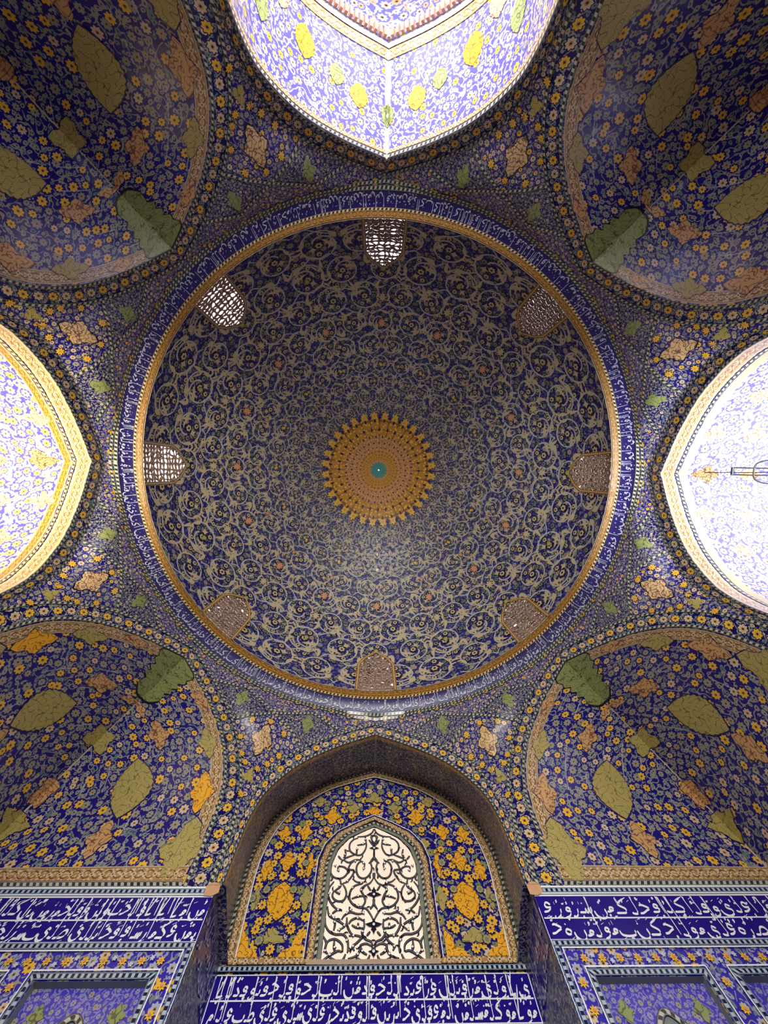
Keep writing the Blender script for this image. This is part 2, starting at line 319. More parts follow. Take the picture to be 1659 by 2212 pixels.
class Deco:
    """Tilework on a parametric surface S(a,b): a base grid plus inlaid shapes, one mesh."""
    def __init__(s,S,metric=(1,1),mask=None,step=.008):
        s.S=S; s.k=np.array(metric,float); s.P=[];s.U=[];s.F=[];s.MI=[];s.L=[];s.n=0;s.mats=[];s.mask=mask;s.step=step
        s.V3=[];s.isg=[]
    def mi(s,m):
        if m not in s.mats: s.mats.append(m)
        return s.mats.index(m)
    def raw(s,P,F,mat,layer,uv=None):
        P=np.asarray(P,float); F=np.asarray(F,int)
        if not len(F): return
        s.P.append(P); s.U.append(np.asarray(uv,float) if uv is not None else P*s.k); s.F.append(F+s.n); s.MI.append(np.full(len(F),s.mi(mat))); s.L.append(np.broadcast_to(np.asarray(layer,float),len(P)).copy()); s.n+=len(P)
    def grid(s,a,b,mat,layer=0,keep=None,uv=None):
        A,B=np.meshgrid(a,b,indexing='ij'); P=np.stack([A.ravel(),B.ravel()],1); n,m=len(a),len(b)
        i=np.arange((n-1)*(m-1)); r,c=i//(m-1),i%(m-1); v=r*m+c; F=np.stack([v,v+1,v+m+1,v+m],1)
        if keep is not None: F=F[keep(P[F].mean(1))]
        s.raw(P,F,mat,layer,uv)
    # all shapes below take metre coordinates and are divided by the metric
    def ribbon(s,path,w,mat,layer=1,v0=0,closed=False,ptaper=None):
        p=np.asarray(path,float)
        if closed: p=np.vstack([p,p[:1]])
        d=np.gradient(p,axis=0) if len(p)>2 else np.repeat(p[1:]-p[:1],2,0)
        if closed: g=p[1]-p[-2]; d[0]=g; d[-1]=g
        L=np.hypot(d[:,0],d[:,1])+1e-9; nrm=np.stack([-d[:,1],d[:,0]],1)/L[:,None]
        # mitre sharp corners
        if len(p)>2:
            seg=np.diff(p,axis=0); sl=np.hypot(seg[:,0],seg[:,1])+1e-9; seg=seg/sl[:,None]
            mc=np.ones(len(p)); dd=(seg[1:]*seg[:-1]).sum(1); mc[1:-1]=1/np.sqrt(np.clip((1+dd)/2,.25,1))
            tt=seg[1:]+seg[:-1]; tl=np.hypot(tt[:,0],tt[:,1])+1e-9; nrm[1:-1]=np.stack([-tt[:,1],tt[:,0]],1)/tl[:,None]
        else: mc=np.ones(len(p))
        hw=(np.full(len(p),w/2) if np.isscalar(w) else np.asarray(w)/2)
        q=np.vstack([p+nrm*(hw*mc)[:,None],p-nrm*(hw*mc)[:,None]]); n=len(p); i=np.arange(n-1)
        F=np.stack([i,i+1,i+1+n,i+n],1); al=np.r_[0,np.cumsum(np.hypot(*np.diff(p,axis=0).T))]
        uv=np.vstack([np.stack([al,hw+v0],1),np.stack([al,-hw+v0],1)])
        s.raw(q/s.k,F,mat,layer,uv)
    def line(s,pts,w,mat,layer=1,closed=False,step=.25,fine=True):
        p=np.asarray(pts,float)
        if closed: p=np.vstack([p,p[:1]])
        if fine:
            out=[p[:1]]
            for a,b in zip(p[:-1],p[1:]):
                k=max(1,int(np.hypot(*(b-a))/step)); out.append(a+(b-a)*np.linspace(0,1,k+1)[1:,None])
            p=np.vstack(out)
        s.ribbon(p,w,mat,layer)
    def star(s,pts,mat,layer=1,c=None,rings=(1,.66,.33),clip=None):
        p=np.asarray(pts,float); c=p.mean(0) if c is None else np.asarray(c,float); n=len(p)
        q=np.vstack([c+(p-c)*r for r in rings]+[c[None]]); i=np.arange(n); j=(i+1)%n; F=[]
        T=[np.stack([k*n+i,k*n+j,(k+1)*n+j],1) for k in range(len(rings)-1)]+[np.stack([k*n+i,(k+1)*n+j,(k+1)*n+i],1) for k in range(len(rings)-1)]
        T.append(np.stack([(len(rings)-1)*n+i,(len(rings)-1)*n+j,np.full(n,len(rings)*n)],1))
        if clip is not None: q=clip(q)
        s.raw(q/s.k,np.vstack(T),mat,layer,q)
    def poly(s,pts,mat,layer=1):
        p=[Vector((a,b,0)) for a,b in pts]; F=tessellate_polygon([p]); s.raw(np.asarray(pts,float)/s.k,np.array(F),mat,layer)
    def stamp(s,tpl,pos,ang=None,scl=None,mir=None,mat='white',layer=1):
        """tpl (verts,tris) stamped at many places"""
        V,F=tpl; pos=np.asarray(pos,float).reshape(-1,2); n=len(pos)
        if n==0: return
        ang=np.zeros(n) if ang is None else np.broadcast_to(ang,n); scl=np.ones(n) if scl is None else np.broadcast_to(scl,n); mir=np.ones(n) if mir is None else np.broadcast_to(mir,n)
        X=V[None,:,0]*mir[:,None]*scl[:,None]; Y=np.broadcast_to(V[None,:,1],X.shape)*scl[:,None]; c,sn=np.cos(ang)[:,None],np.sin(ang)[:,None]
        Q=np.stack([X*c-Y*sn+pos[:,0:1],X*sn+Y*c+pos[:,1:2]],-1).reshape(-1,2)
        FF=(F[None]+(np.arange(n)*len(V))[:,None,None]).reshape(-1,F.shape[1]); lv=np.linspace(0,.3,len(V))[None]+(np.arange(n)%7*.05)[:,None]; s.raw(Q/s.k,FF,mat,(layer+lv).ravel(),Q)
    def build(s,name,parent=None,c=(0,0,9),label=None,kind=None):
        P=np.vstack(s.P); U=np.vstack(s.U); L=np.concatenate(s.L); c=np.asarray(c,float)
        a,b=P[:,0],P[:,1]; X=s.S(a,b); e=2e-3/s.k
        N=np.cross((s.S(a+e[0],b)-s.S(a-e[0],b)),(s.S(a,b+e[1])-s.S(a,b-e[1]))); ln=np.linalg.norm(N,axis=1)
        bad=ln<1e-12; N=N/(ln[:,None]+1e-15); N[bad]=0
        sg=np.sign(((c-X)*N).sum(1)); X=X+N*(sg*L*s.step)[:,None]
        F=s.F
        if s.mask is not None:
            F2=[];M2=[]
            for f,m in zip(s.F,s.MI):
                k=s.mask(P[f].mean(1)); F2.append(f[k]); M2.append(m[k])
            F,MI=F2,M2
        else: MI=s.MI
        # face orientation towards the room
        G=[]
        for f in F:
            if not len(f): G.append(f); continue
            fn=np.cross(X[f[:,1]]-X[f[:,0]],X[f[:,2]]-X[f[:,0]]); flip=(fn*(c-X[f[:,0]])).sum(1)<0; f=f.copy(); f[flip]=f[flip][:,::-1]; G.append(f)
        return rawmesh(name,X,G,U,MI,s.mats,parent,label=label,kind=kind)
def fan(pts,c=(0,0)):
    p=np.asarray(pts,float); n=len(p); i=np.arange(n); return np.vstack([p,[c]]),np.stack([i,(i+1)%n,np.full(n,n)],1)
def t_flower(k=8,r=1,d=.22,n=4):
    a=np.linspace(0,2*PI,k*n,endpoint=False); rr=r*(1-d+d*np.cos(a*k)); return fan(np.stack([rr*np.cos(a),rr*np.sin(a)],1))
def t_disc(r=1,n=10):
    a=np.linspace(0,2*PI,n,endpoint=False); return fan(np.stack([r*np.cos(a),r*np.sin(a)],1))
def t_ribbon(path,w):
    p=np.asarray(path,float); d=np.gradient(p,axis=0); L=np.hypot(d[:,0],d[:,1])+1e-9; nr=np.stack([-d[:,1],d[:,0]],1)/L[:,None]
    w=np.full(len(p),w) if np.isscalar(w) else np.asarray(w); q=np.vstack([p+nr*w[:,None]/2,p-nr*w[:,None]/2]); n=len(p); i=np.arange(n-1)
    return q,np.vstack([np.stack([i,i+1,i+1+n],1),np.stack([i,i+1+n,i+n],1)])
def t_join(*T):
    V=[];F=[];n=0
    for v,f in T: V.append(v);F.append(f+n);n+=len(v)
    return np.vstack(V),np.vstack(F)
def t_leaf(L=1,w=.4,bend=.3):
    t=np.linspace(0,1,9); y=bend*np.sin(PI*t)*.6; return t_ribbon(np.stack([t*L,y],1),w*np.sin(PI*t**.75)+.01)
def t_poly(pts):
    return np.asarray(pts,float),np.array(tessellate_polygon([[Vector((a,b,0)) for a,b in pts]]))
def xf(T,dx=0,dy=0,a=0,s=1,m=1):
    V=T[0]*[m,1]*s; c,sn=math.cos(a),math.sin(a); return np.stack([V[:,0]*c-V[:,1]*sn+dx,V[:,0]*sn+V[:,1]*c+dy],1),T[1]
def lobed(w,h,n=64,lob=12,amp=.05,pt=1.):
    """pointed oval with a lobed edge, half sizes w,h"""
    t=np.linspace(1,-1,n//2,endpoint=False); t=np.sign(t)*(1-(1-np.abs(t))**1.25); x=(1-np.abs(t)**(2.2/pt)); r=1+amp*1.4*np.sin(np.arange(n//2)*PI*lob/(n/2))*(np.abs(t)<.97)
    return np.stack([np.r_[w*x*r,-w*x*r],np.r_[h*t,-h*t]],1)
def comma(s=1.):
    p=crom([(0,0),(.1,.09),(.27,.17),(.45,.17),(.62,.08),(.7,-.08),(.66,-.2),(.6,-.08),(.5,.0),(.42,-.03),(.4,-.14),(.33,-.02),(.2,.02),(0,0)],3)[:-1]*s
    return t_poly([tuple(q) for q in p])
def cartouche(w,h,n=72):
    a=np.linspace(0,2*PI,n,endpoint=False); r=.78+.16*np.cos(4*a)+.1*np.cos(2*a)-.07*np.abs(np.sin(8*a)); return np.stack([w*r*np.sin(a),h*r*np.cos(a)],1)
def trefoil(w,h,n=60):
    a=np.linspace(0,2*PI,n,endpoint=False); r=.7+.2*np.cos(3*a)+.08*np.cos(9*a); return np.stack([w*r*np.sin(a),h*r*np.cos(a)],1)
def box(name,lo,hi,mat,parent=None,kind=None,label=None,bev=0):
    lo=np.array(lo,float);hi=np.array(hi,float); v=np.array([[x,y,z] for x in(lo[0],hi[0]) for y in(lo[1],hi[1]) for z in(lo[2],hi[2])])
    f=np.array([[0,1,3,2],[4,6,7,5],[0,4,5,1],[2,3,7,6],[0,2,6,4],[1,5,7,3]])
    V=v[f].reshape(-1,3); F=np.arange(24).reshape(6,4); U=[]
    for k,ff in enumerate(f):
        q=v[ff]; ax=(0,0,1,1,2,2)[k]; U.append(q[:,[i for i in range(3) if i!=ax]])
    return rawmesh(name,V,[F],np.vstack(U),[np.zeros(6)],[mat],parent,smooth=False,kind=kind,label=label)
# ---------------------------------------------------------------- thuluth lettering drawn with a broad pen
def G(*s): return [crom(q,6) if len(q)>2 else np.array(q,float) for q in s]
def loop(cx,cy,r,a0=90,a1=450,sy=1.,n=9): 
    a=np.radians(np.linspace(a0,a1,n)); return [(cx+r*math.cos(t),cy+r*sy*math.sin(t)) for t in a]
TALL='T'
# every glyph: width, strokes in body units (baseline 0, x height 1); 'T' marks a stem that is drawn up to the head line
GL={
 'a':(.42,[],[(.2,0)]),'l':(.8,G([(.7,.3),(.62,-.05),(.3,-.12),(0,.02)]),[(.7,.2)]),
 'L':(1.5,G([(1.4,.4),(1.3,-.35),(.8,-.6),(.3,-.4),(.1,.15)]),[(1.4,.3)]),
 'b':(.6,G([(.55,.55),(.5,.05),(.25,-.02),(0,0)]),[]),'B':(2.,G([(1.95,.6),(1.85,.08),(1.,-.1),(.2,.05),(.03,.55)]),[]),
 'r':(.75,G([(.7,.6),(.62,.1),(.4,-.3),(0,-.6)]),[]),'w':(1.,G(loop(.7,.5,.24,-60,300,1.)+[(.9,.1),(.6,-.35),(.05,-.6)]),[]),
 'q':(1.,G(loop(.65,.75,.25,-60,300,1.)+[(.88,.25),(.6,.02),(0,0)]),[]),
 'Q':(2.,G(loop(1.7,.75,.24,-60,300,1.)+[(1.93,.1),(1.6,-.5),(.9,-.65),(.3,-.4),(.12,.25)]),[]),
 'n':(1.5,G([(1.4,.6),(1.42,-.1),(1.1,-.55),(.6,-.6),(.2,-.25),(.08,.35)]),[]),
 's':(1.5,G([(1.45,.7),(1.42,.1),(1.2,0),(1.12,.55),(1.05,.08),(.85,0),(.78,.5),(.7,.05),(.4,0),(0,0)]),[]),
 'S':(1.9,G([(0,0),(.5,.0),(.75,.35),(1.15,.85),(1.6,.85),(1.75,.4),(1.35,.05),(.7,0)]),[]),
 'e':(1.2,G([(1.0,.95),(.65,1.25),(.35,1.),(.45,.6),(.95,.55),(.5,.1),(0,0)]),[]),
 'E':(1.5,G([(1.05,.95),(.7,1.2),(.4,.85),(.75,.55),(1.0,.5),(.45,.15),(.15,-.35),(.4,-.8),(.95,-.9),(1.45,-.65)]),[]),
 'h':(1.5,G([(.35,1.05),(.7,1.1),(1.35,.65),(.9,.35),(.4,.05),(0,0)]),[]),
 'm':(.9,G(loop(.6,.35,.24,-90,270,.9)+[(.3,0),(0,0)]),[]),'M':(1.,G(loop(.7,.35,.24,90,450,.9)+[(.45,.3),(.25,-.1),(.2,-.8)]),[]),
 'o':(.9,G(loop(.45,.4,.33,60,420,.95)),[]),'O':(1.2,G([(1.2,0),(.9,.1),(.65,.85),(.3,.95),(.2,.45),(.6,.2),(.85,.55),(.5,.85)],[(.5,.2),(.2,0),(0,0)]),[]),
 'd':(.9,G([(.45,.9),(.8,.3),(.7,.02),(.1,0)]),[]),'k':(1.7,G([(1.6,1.9),(.6,1.2),(1.25,.55),(1.1,.05),(.5,0),(0,0)],[(1.6,1.9),(1.9,2.05)]),[]),
 'y':(1.7,G([(1.5,.75),(1.1,.95),(.95,.55),(1.4,.25),(1.3,-.25),(.7,-.55),(.2,-.3),(.05,.25)]),[]),
 't':(1.6,G([(0,0),(.4,.0),(.65,.35),(1.05,.75),(1.4,.7),(1.45,.3),(1.1,.03),(.5,0)]),[(.75,.2)]),
 'X':(1.6,G([(1.2,-.05),(.6,-.15),(.45,.2),(1.5,3.6)]),[(.35,.0)]),' ':(.3,[],[])}
SMALL={'f':G([(0,0),(.55,.28)]),'u':G(loop(.28,.25,.12,-60,300)+[(.36,.05),(.05,-.15)]),'c':G(loop(.2,.2,.13,0,360)),'v':G([(0,.1),(.08,-.1),(.2,.08),(.28,-.1),(.42,.2)]),'x':G([(.1,.35),(.1,-.1)]),'z':G([(.3,.35),(.05,.2),(.25,.05),(0,-.1)])}
def pen(D,T,P,w,mat,layer,nib=math.radians(62),lean=0):
    """broad nib stroke: P in row metres, T maps them to the surface's metres"""
    d=np.gradient(P,axis=0) if len(P)>2 else np.repeat(P[1:]-P[:1],2,0)
    L=np.hypot(d[:,0],d[:,1])+1e-9; nr=np.stack([-d[:,1],d[:,0]],1)/L[:,None]; nv=np.array([math.cos(nib),math.sin(nib)])
    sg=np.sign((nr*nv).sum(1)); sg[sg==0]=1
    off=nv*w*.42+nr*(sg*w*.22)[:,None]
    ta=np.ones(len(P)); ta[0]=.5; ta[-1]=.35; off=off*ta[:,None]
    A=T(P+off);B=T(P-off); n=len(P); i=np.arange(n-1); D.pk=getattr(D,'pk',0)+1; lv=layer+np.linspace(0,.12,n)+(D.pk%9)*.13
    D.raw(np.vstack([A,B])/D.k,np.stack([i,i+1,i+1+n,i+n],1),mat,np.r_[lv,lv])
def write(D,text,x0,x1,ybase,body,ytop,T,w,mat='white',layer=2,seed=1,marks=None,stemw=.8,fit=True):
    """right to left from x1 down to x0; body = x height in metres, ytop = head line of the tall stems"""
    R=random.Random(seed); gap=.12
    tot=sum((GL[c][0]+gap) for c in text); sc=(x1-x0)/(tot*body) if fit else 1.
    x=x1
    for c in text:
        gw,st,stems=GL[c]; wd=gw*body*sc; ox=x-wd
        dy=R.choice((0,0,.12,-.05,.2))*body
        for p in st:
            q=np.stack([ox+p[:,0]*body*sc,ybase+dy+p[:,1]*body],1); pen(D,T,q,w,mat,layer)
        for sx,sy in stems:
            xx=ox+sx*body*sc; b=ybase+dy+sy*body; top=ytop-R.random()*.03*(ytop-ybase)
            P=np.array([(xx+.02*body,b),(xx,b+.3*(top-b)),(xx-.03*body,b+.7*(top-b)),(xx-.02*body,top)])
            A=P+[w*.3*stemw,0];B=P-[w*.3*stemw,0]; A[-1]+=[w*.45,0]; A[-1,1]-=w*.6; A[0]-=[w*.15,0]
            D.raw(np.vstack([T(A),T(B)])/D.k,np.array([[0,1,5,4],[1,2,6,5],[2,3,7,6]]),mat,layer+1.3)
        if c not in ' a' and marks:
            for _ in range(marks):
                k=R.choice('ffuczvxz'); mx=ox+R.random()*wd*.8; my=ybase+R.choice((1.25,1.5,1.8,2.1,-.45))*body
                if my>ytop-.3*body: continue
                for p in SMALL[k]: pen(D,T,np.stack([mx+p[:,0]*body*.8,my+p[:,1]*body*.8],1),w*.55,mat,layer)
            if R.random()<.6:
                mx=ox+wd*.4; my=ybase+R.choice((1.3,-.75))*body; r=w*.5
                for k in range(R.choice((1,1,2))):
                    q=np.array([(mx+k*2.1*r,my-r),(mx+k*2.1*r+r,my),(mx+k*2.1*r,my+r),(mx+k*2.1*r-r,my)]); D.raw(T(q)/D.k,np.array([[0,1,2,3]]),mat,layer+1.5)
        x-=wd+gap*body*sc
# ---------------------------------------------------------------- traced ornament (metres on the niche wall)
FL= [(-3.02,10.54),(-2.19,10.64),(-2.79,11.71),(-2.12,11.37),(-3.06,9.76),(-2.12,9.76),(-3.07,9.18),(-2.15,9.18),(-2.81,9.41),(-2.31,9.38),(-2.58,8.75),(-1.58,12.07),(-1.99,12.63),(-0.79,12.59),(-1.31,13.14),(-0.6,13.49)]
GR= [(-3.05,10.17),(-2.29,10.17),(-2.08,10.94),(-1.15,11.83),(-0.87,13.14),(-1.72,12.32),(-2.91,8.94),(-3.39,9.94),(-3.11,12.15)]
VN=[
  [(-0.29,11.78),(-0.25,11.45),(-0.37,11.2),(-0.55,11.17),(-0.75,11.3),(-0.78,11.52),(-0.67,11.68),(-0.52,11.74)] ,
  [(-0.25,11.55),(-0.37,11.52),(-0.54,11.49)] ,
  [(-0.54,11.36),(-0.55,11.17)] ,
  [(-0.55,11.78),(-0.27,11.81),(-0.08,11.92),(-0.01,12.07)] ,
  [(-0.17,11.68),(-0.08,11.55),(0.0,11.45)] ,
  [(-0.08,11.68),(-0.1,11.78),(-0.01,11.83),(0.07,11.78),(0.07,11.66),(-0.01,11.55),(-0.08,11.66)] ,
  [(0.0,11.36),(-0.0,11.14),(-0.01,11.02)] ,
  [(0.01,11.14),(-0.1,10.96),(-0.07,10.79),(-0.1,10.62),(-0.24,10.47),(-0.41,10.48),(-0.51,10.62),(-0.52,10.82),(-0.41,10.96),(-0.29,10.89),(-0.31,10.73)] ,
  [(-0.01,11.02),(-0.16,10.9)] ,
  [(-0.57,11.01),(-0.71,10.89),(-0.76,10.73),(-0.61,10.69),(-0.63,10.56),(-0.77,10.37),(-0.89,10.32)] ,
  [(-0.4,11.01),(-0.57,11.01),(-0.77,10.93),(-0.95,11.02)] ,
  [(-1.0,10.9),(-0.95,11.02),(-0.78,11.11),(-0.61,11.17)] ,
  [(-1.28,10.88),(-1.28,10.62),(-1.13,10.47),(-0.93,10.47),(-0.8,10.59),(-0.79,10.7),(-0.93,10.8),(-1.08,10.79),(-1.06,10.65)] ,
  [(-1.27,10.59),(-1.22,10.46),(-1.26,10.38)] ,
  [(-1.11,11.14),(-1.01,11.02)] ,
  [(-0.92,11.36),(-0.89,11.17),(-1.0,10.96)] ,
  [(-1.16,10.37),(-1.28,10.19),(-1.29,9.99),(-1.16,9.77),(-0.99,9.63),(-0.86,9.61)] ,
  [(-0.99,10.46),(-0.96,10.24),(-1.09,10.11),(-0.96,10.01)] ,
  [(-0.92,10.32),(-0.81,10.16),(-0.78,9.99),(-0.86,9.85),(-1.04,9.85),(-1.16,9.96),(-1.14,10.09),(-1.07,10.13)] ,
  [(-0.88,9.79),(-0.86,9.88)] ,
  [(-0.02,10.45),(-0.12,10.32),(-0.26,10.25),(-0.37,10.14),(-0.29,9.99),(-0.24,9.84),(-0.31,9.71),(-0.43,9.69)] ,
  [(-0.63,10.45),(-0.51,10.36),(-0.34,10.32),(-0.56,10.24),(-0.67,10.09),(-0.68,9.91),(-0.59,9.77),(-0.43,9.68),(-0.22,9.65),(-0.09,9.51),(-0.01,9.37)] ,
  [(-0.62,9.9),(-0.44,9.96),(-0.28,9.97)] ,
  [(-0.02,10.62),(-0.01,10.45)] ,
  [(-0.13,10.59),(-0.11,10.45)] ,
  [(-0.18,10.25),(-0.09,10.11)] ,
  [(-0.02,9.89),(-0.01,9.76),(-0.1,9.63)] ,
  [(-1.27,9.71),(-1.2,9.49),(-1.02,9.39),(-0.86,9.31),(-0.77,9.23),(-0.9,9.14)] ,
  [(-1.29,9.43),(-1.27,9.27),(-1.16,9.12),(-0.99,9.05),(-0.79,9.04),(-0.67,8.93),(-0.64,8.77),(-0.65,8.65)] ,
  [(-1.05,9.4),(-1.02,9.27),(-1.04,9.13)] ,
  [(-0.86,9.38),(-0.78,9.49),(-0.63,9.56),(-0.45,9.52),(-0.27,9.53)] ,
  [(-0.67,9.7),(-0.64,9.58)] ,
  [(-0.99,9.63),(-1.12,9.53)] ,
  [(-0.72,9.44),(-0.7,9.26),(-0.62,9.11),(-0.52,9.01)] ,
  [(-0.26,9.4),(-0.25,9.22),(-0.3,9.07),(-0.21,8.94),(-0.08,8.89),(-0.02,8.81)] ,
  [(-0.26,9.35),(-0.43,9.42),(-0.59,9.37),(-0.66,9.28)] ,
  [(-0.58,9.26),(-0.46,9.2),(-0.27,9.18)] ,
  [(-0.41,9.31),(-0.41,9.19)] ,
  [(-0.18,9.01),(-0.09,9.11)] ,
  [(-0.64,9.01),(-0.45,9.02),(-0.32,8.97),(-0.44,8.85),(-0.53,8.79),(-0.48,8.69)] ,
  [(-1.29,9.01),(-1.2,8.87),(-1.21,8.71),(-1.13,8.63)] ,
  [(-0.77,8.67),(-0.8,8.83),(-0.97,8.94),(-1.14,8.91),(-1.2,8.81)] ,
  [(-1.0,8.91),(-0.99,8.75),(-0.92,8.65)] ,
  [(-1.26,8.49),(-1.1,8.59),(-0.9,8.69),(-0.78,8.67)] ,
  [(-1.11,8.58),(-0.93,8.5),(-0.77,8.5),(-0.69,8.63)] ,
  [(-0.03,8.78),(-0.18,8.84),(-0.32,8.81),(-0.34,8.71),(-0.43,8.59),(-0.63,8.53)] ,
  [(-0.32,8.76),(-0.27,8.67),(-0.16,8.61)] ,
  [(-0.43,8.56),(-0.28,8.49),(-0.15,8.51),(-0.09,8.61)] ,
  [(-0.03,8.78),(-0.02,8.59)] ,
]
ND= [(-0.28,11.68),(-0.36,11.52),(-0.54,11.35),(-0.57,10.96),(-0.32,10.9),(-0.31,10.73),(-1.17,10.82),(-1.06,10.68),(-0.9,11.17),(-0.95,11.02),(-0.98,10.24),(-0.98,10.06),(-1.27,10.03),(-0.37,10.32),(-0.61,10.18),(-0.36,10.12),(-0.44,9.96),(-0.42,9.71),(-0.77,10.37),(-0.97,9.61),(-0.63,9.61),(-0.73,9.53),(-1.17,9.48),(-1.07,9.42),(-1.03,9.32),(-0.28,9.53),(-0.43,9.41),(-0.41,9.2),(-0.52,9.01),(-0.29,9.1),(-0.9,9.14),(-0.98,8.76),(-1.21,8.69),(-1.08,8.61),(-0.52,8.78),(-0.28,8.68),(-0.39,8.62),(-0.68,8.91),(-0.77,9.24)]
# ================================================================ the setting
def wallgrid(name,S,a,b,mat,kind='structure',c=(0,0,4),metric=(1,1)):
    D=Deco(S,metric); D.grid(a,b,mat); return D.build(name,None,c,kind=kind)
ls=np.linspace
def plane(n,e,d): 
    n=np.array(n,float);e=np.array(e,float)
    return lambda a,b: d*n+np.asarray(a)[...,None]*e+np.asarray(b)[...,None]*np.array([0,0,1.])
FLOOR=-H
box('floor',(-24,-26,FLOOR-.3),(24,14,FLOOR),'floor',kind='structure')
SW_=plane((0,1,0),(1,0,0),9.94)
# side and entrance walls below the springing, either side of each bay
def side_wall(name,i):
    n,e=frame(i); D=Deco(lambda a,b:9.94*n+np.asarray(a)[...,None]*e+np.asarray(b)[...,None]*np.array([0,0,1.]))
    for s in(-1,1):
        D.grid(s*ls(3.7,9.94,8),ls(FLOOR,7.3,8),'wall'); D.grid(s*ls(3.7,9.94,8),ls(7.3,8.42,3),'cobalt')
        D.line([(s*3.72,7.75),(s*9.94,7.75)],.028,'white',2,step=2)
        xa,xb=(3.78,9.86) if s>0 else (-9.86,-3.78)
        for tx,zb,sd in(('aynqraelywqlaklaqhlkmnsrwre',7.84,i),('bmnekmasaqaqhablyaSlyBsrlhm',7.4,i+9)): write(D,tx,xa,xb,zb,.15,8.18,lambda P:P*[-1,1],.038,'white',3,sd+s,marks=2)
    o=D.build(name,None,(0,0,4),kind='structure')
    J=Deco(lambda a,b:(9.94+np.abs(a)-100)[...,None]*n+np.sign(a)[...,None]*3.7*e+np.asarray(b)[...,None]*np.array([0,0,1.]))
    dep={0:9,4:9,6:3.45}[i]
    for s in(-1,1): J.grid(s*(100+ls(0,dep,8)),ls(FLOOR,8.42,8),'wall')
    J.build('trim_'+str(i+1),None,tuple(n*(9.94+dep/2)+np.array([0,0,4])),kind='structure')
side_wall('wall_east',0); side_wall('wall_west',4); side_wall('wall_north',6)
# ================================================================ arch surrounds, soffits, squinches
NAMES={0:'the pale bracket bay',2:'the grille niche',4:'the yellow lit bay',6:'the dentil cornice bay'}
SQ={1:'between grille niche and bracket bay',3:'between grille niche and yellow bay',5:'between yellow bay and dentil bay',7:'between dentil bay and bracket bay'}
BW=.62
def sur_S(i):
    n,e=frame(i); inn=(INS if i%2 else INNER); out=outer(i); N=len(inn); tt=ls(0,1,N)
    il=np.hypot(*np.diff(.5*(inn+out),axis=0).T).sum()
    def S(u,v):
        u=np.asarray(u,float); v=np.asarray(v,float); t=np.clip(1-np.abs(u)/il,0,1); sg=np.where(u<0,-1.,1.)
        xi=np.interp(t,tt,inn[:,0]);zi=np.interp(t,tt,inn[:,1]);xo=np.interp(t,tt,out[:,0]);zo=np.interp(t,tt,out[:,1])
        Di=np.full(xi.shape,DIST[i%2])
        if i%2: w=np.clip(1-(zi-ZS)/3,0,1); Di=Di+.46*w; xi=xi+.25*w
        f=v/BW+.5; x=xi+(xo-xi)*f; z=zi+(zo-zi)*f; D=Di+(DIST[i%2]-Di)*f
        return D[...,None]*n+(x*sg)[...,None]*e+z[...,None]*np.array([0,0,1.])
    return S,il
for i in range(8):
    S,il=sur_S(i); n,e=frame(i)
    lab=('band of yellow flowers between two ropes arching over '+NAMES[i]) if i%2==0 else ('flower band edging the corner squinch '+SQ[i])
    root=thing('arch_surround',n*DIST[i%2]+np.array([0,0,ZS]),lab,'arch border','tiled arch surrounds around the eight arches')
    D=Deco(S); D.grid(ls(-il,il,161),ls(-BW/2,BW/2,7),'flowers'); D.build('flower_band',root)
    for nm,v,m in(('inner_rope',-.27,'rope'),('outer_rope',.27,'rope')):
        D=Deco(S,step=.02); D.ribbon(np.stack([ls(-il,il,201),np.full(201,v)],1),.1,m,1); D.build(nm,root)
    if i==2:
        for sx in(-1,1):
            D=Deco(SW_); x=sx*3.78; D.star(np.array([(x-.16,8.2),(x-.17,8.42),(x-.02,8.5),(x+.15,8.44),(x+.17,8.26),(x+.02,8.18)]),'patch',4); D.build('plaster_patch',root)
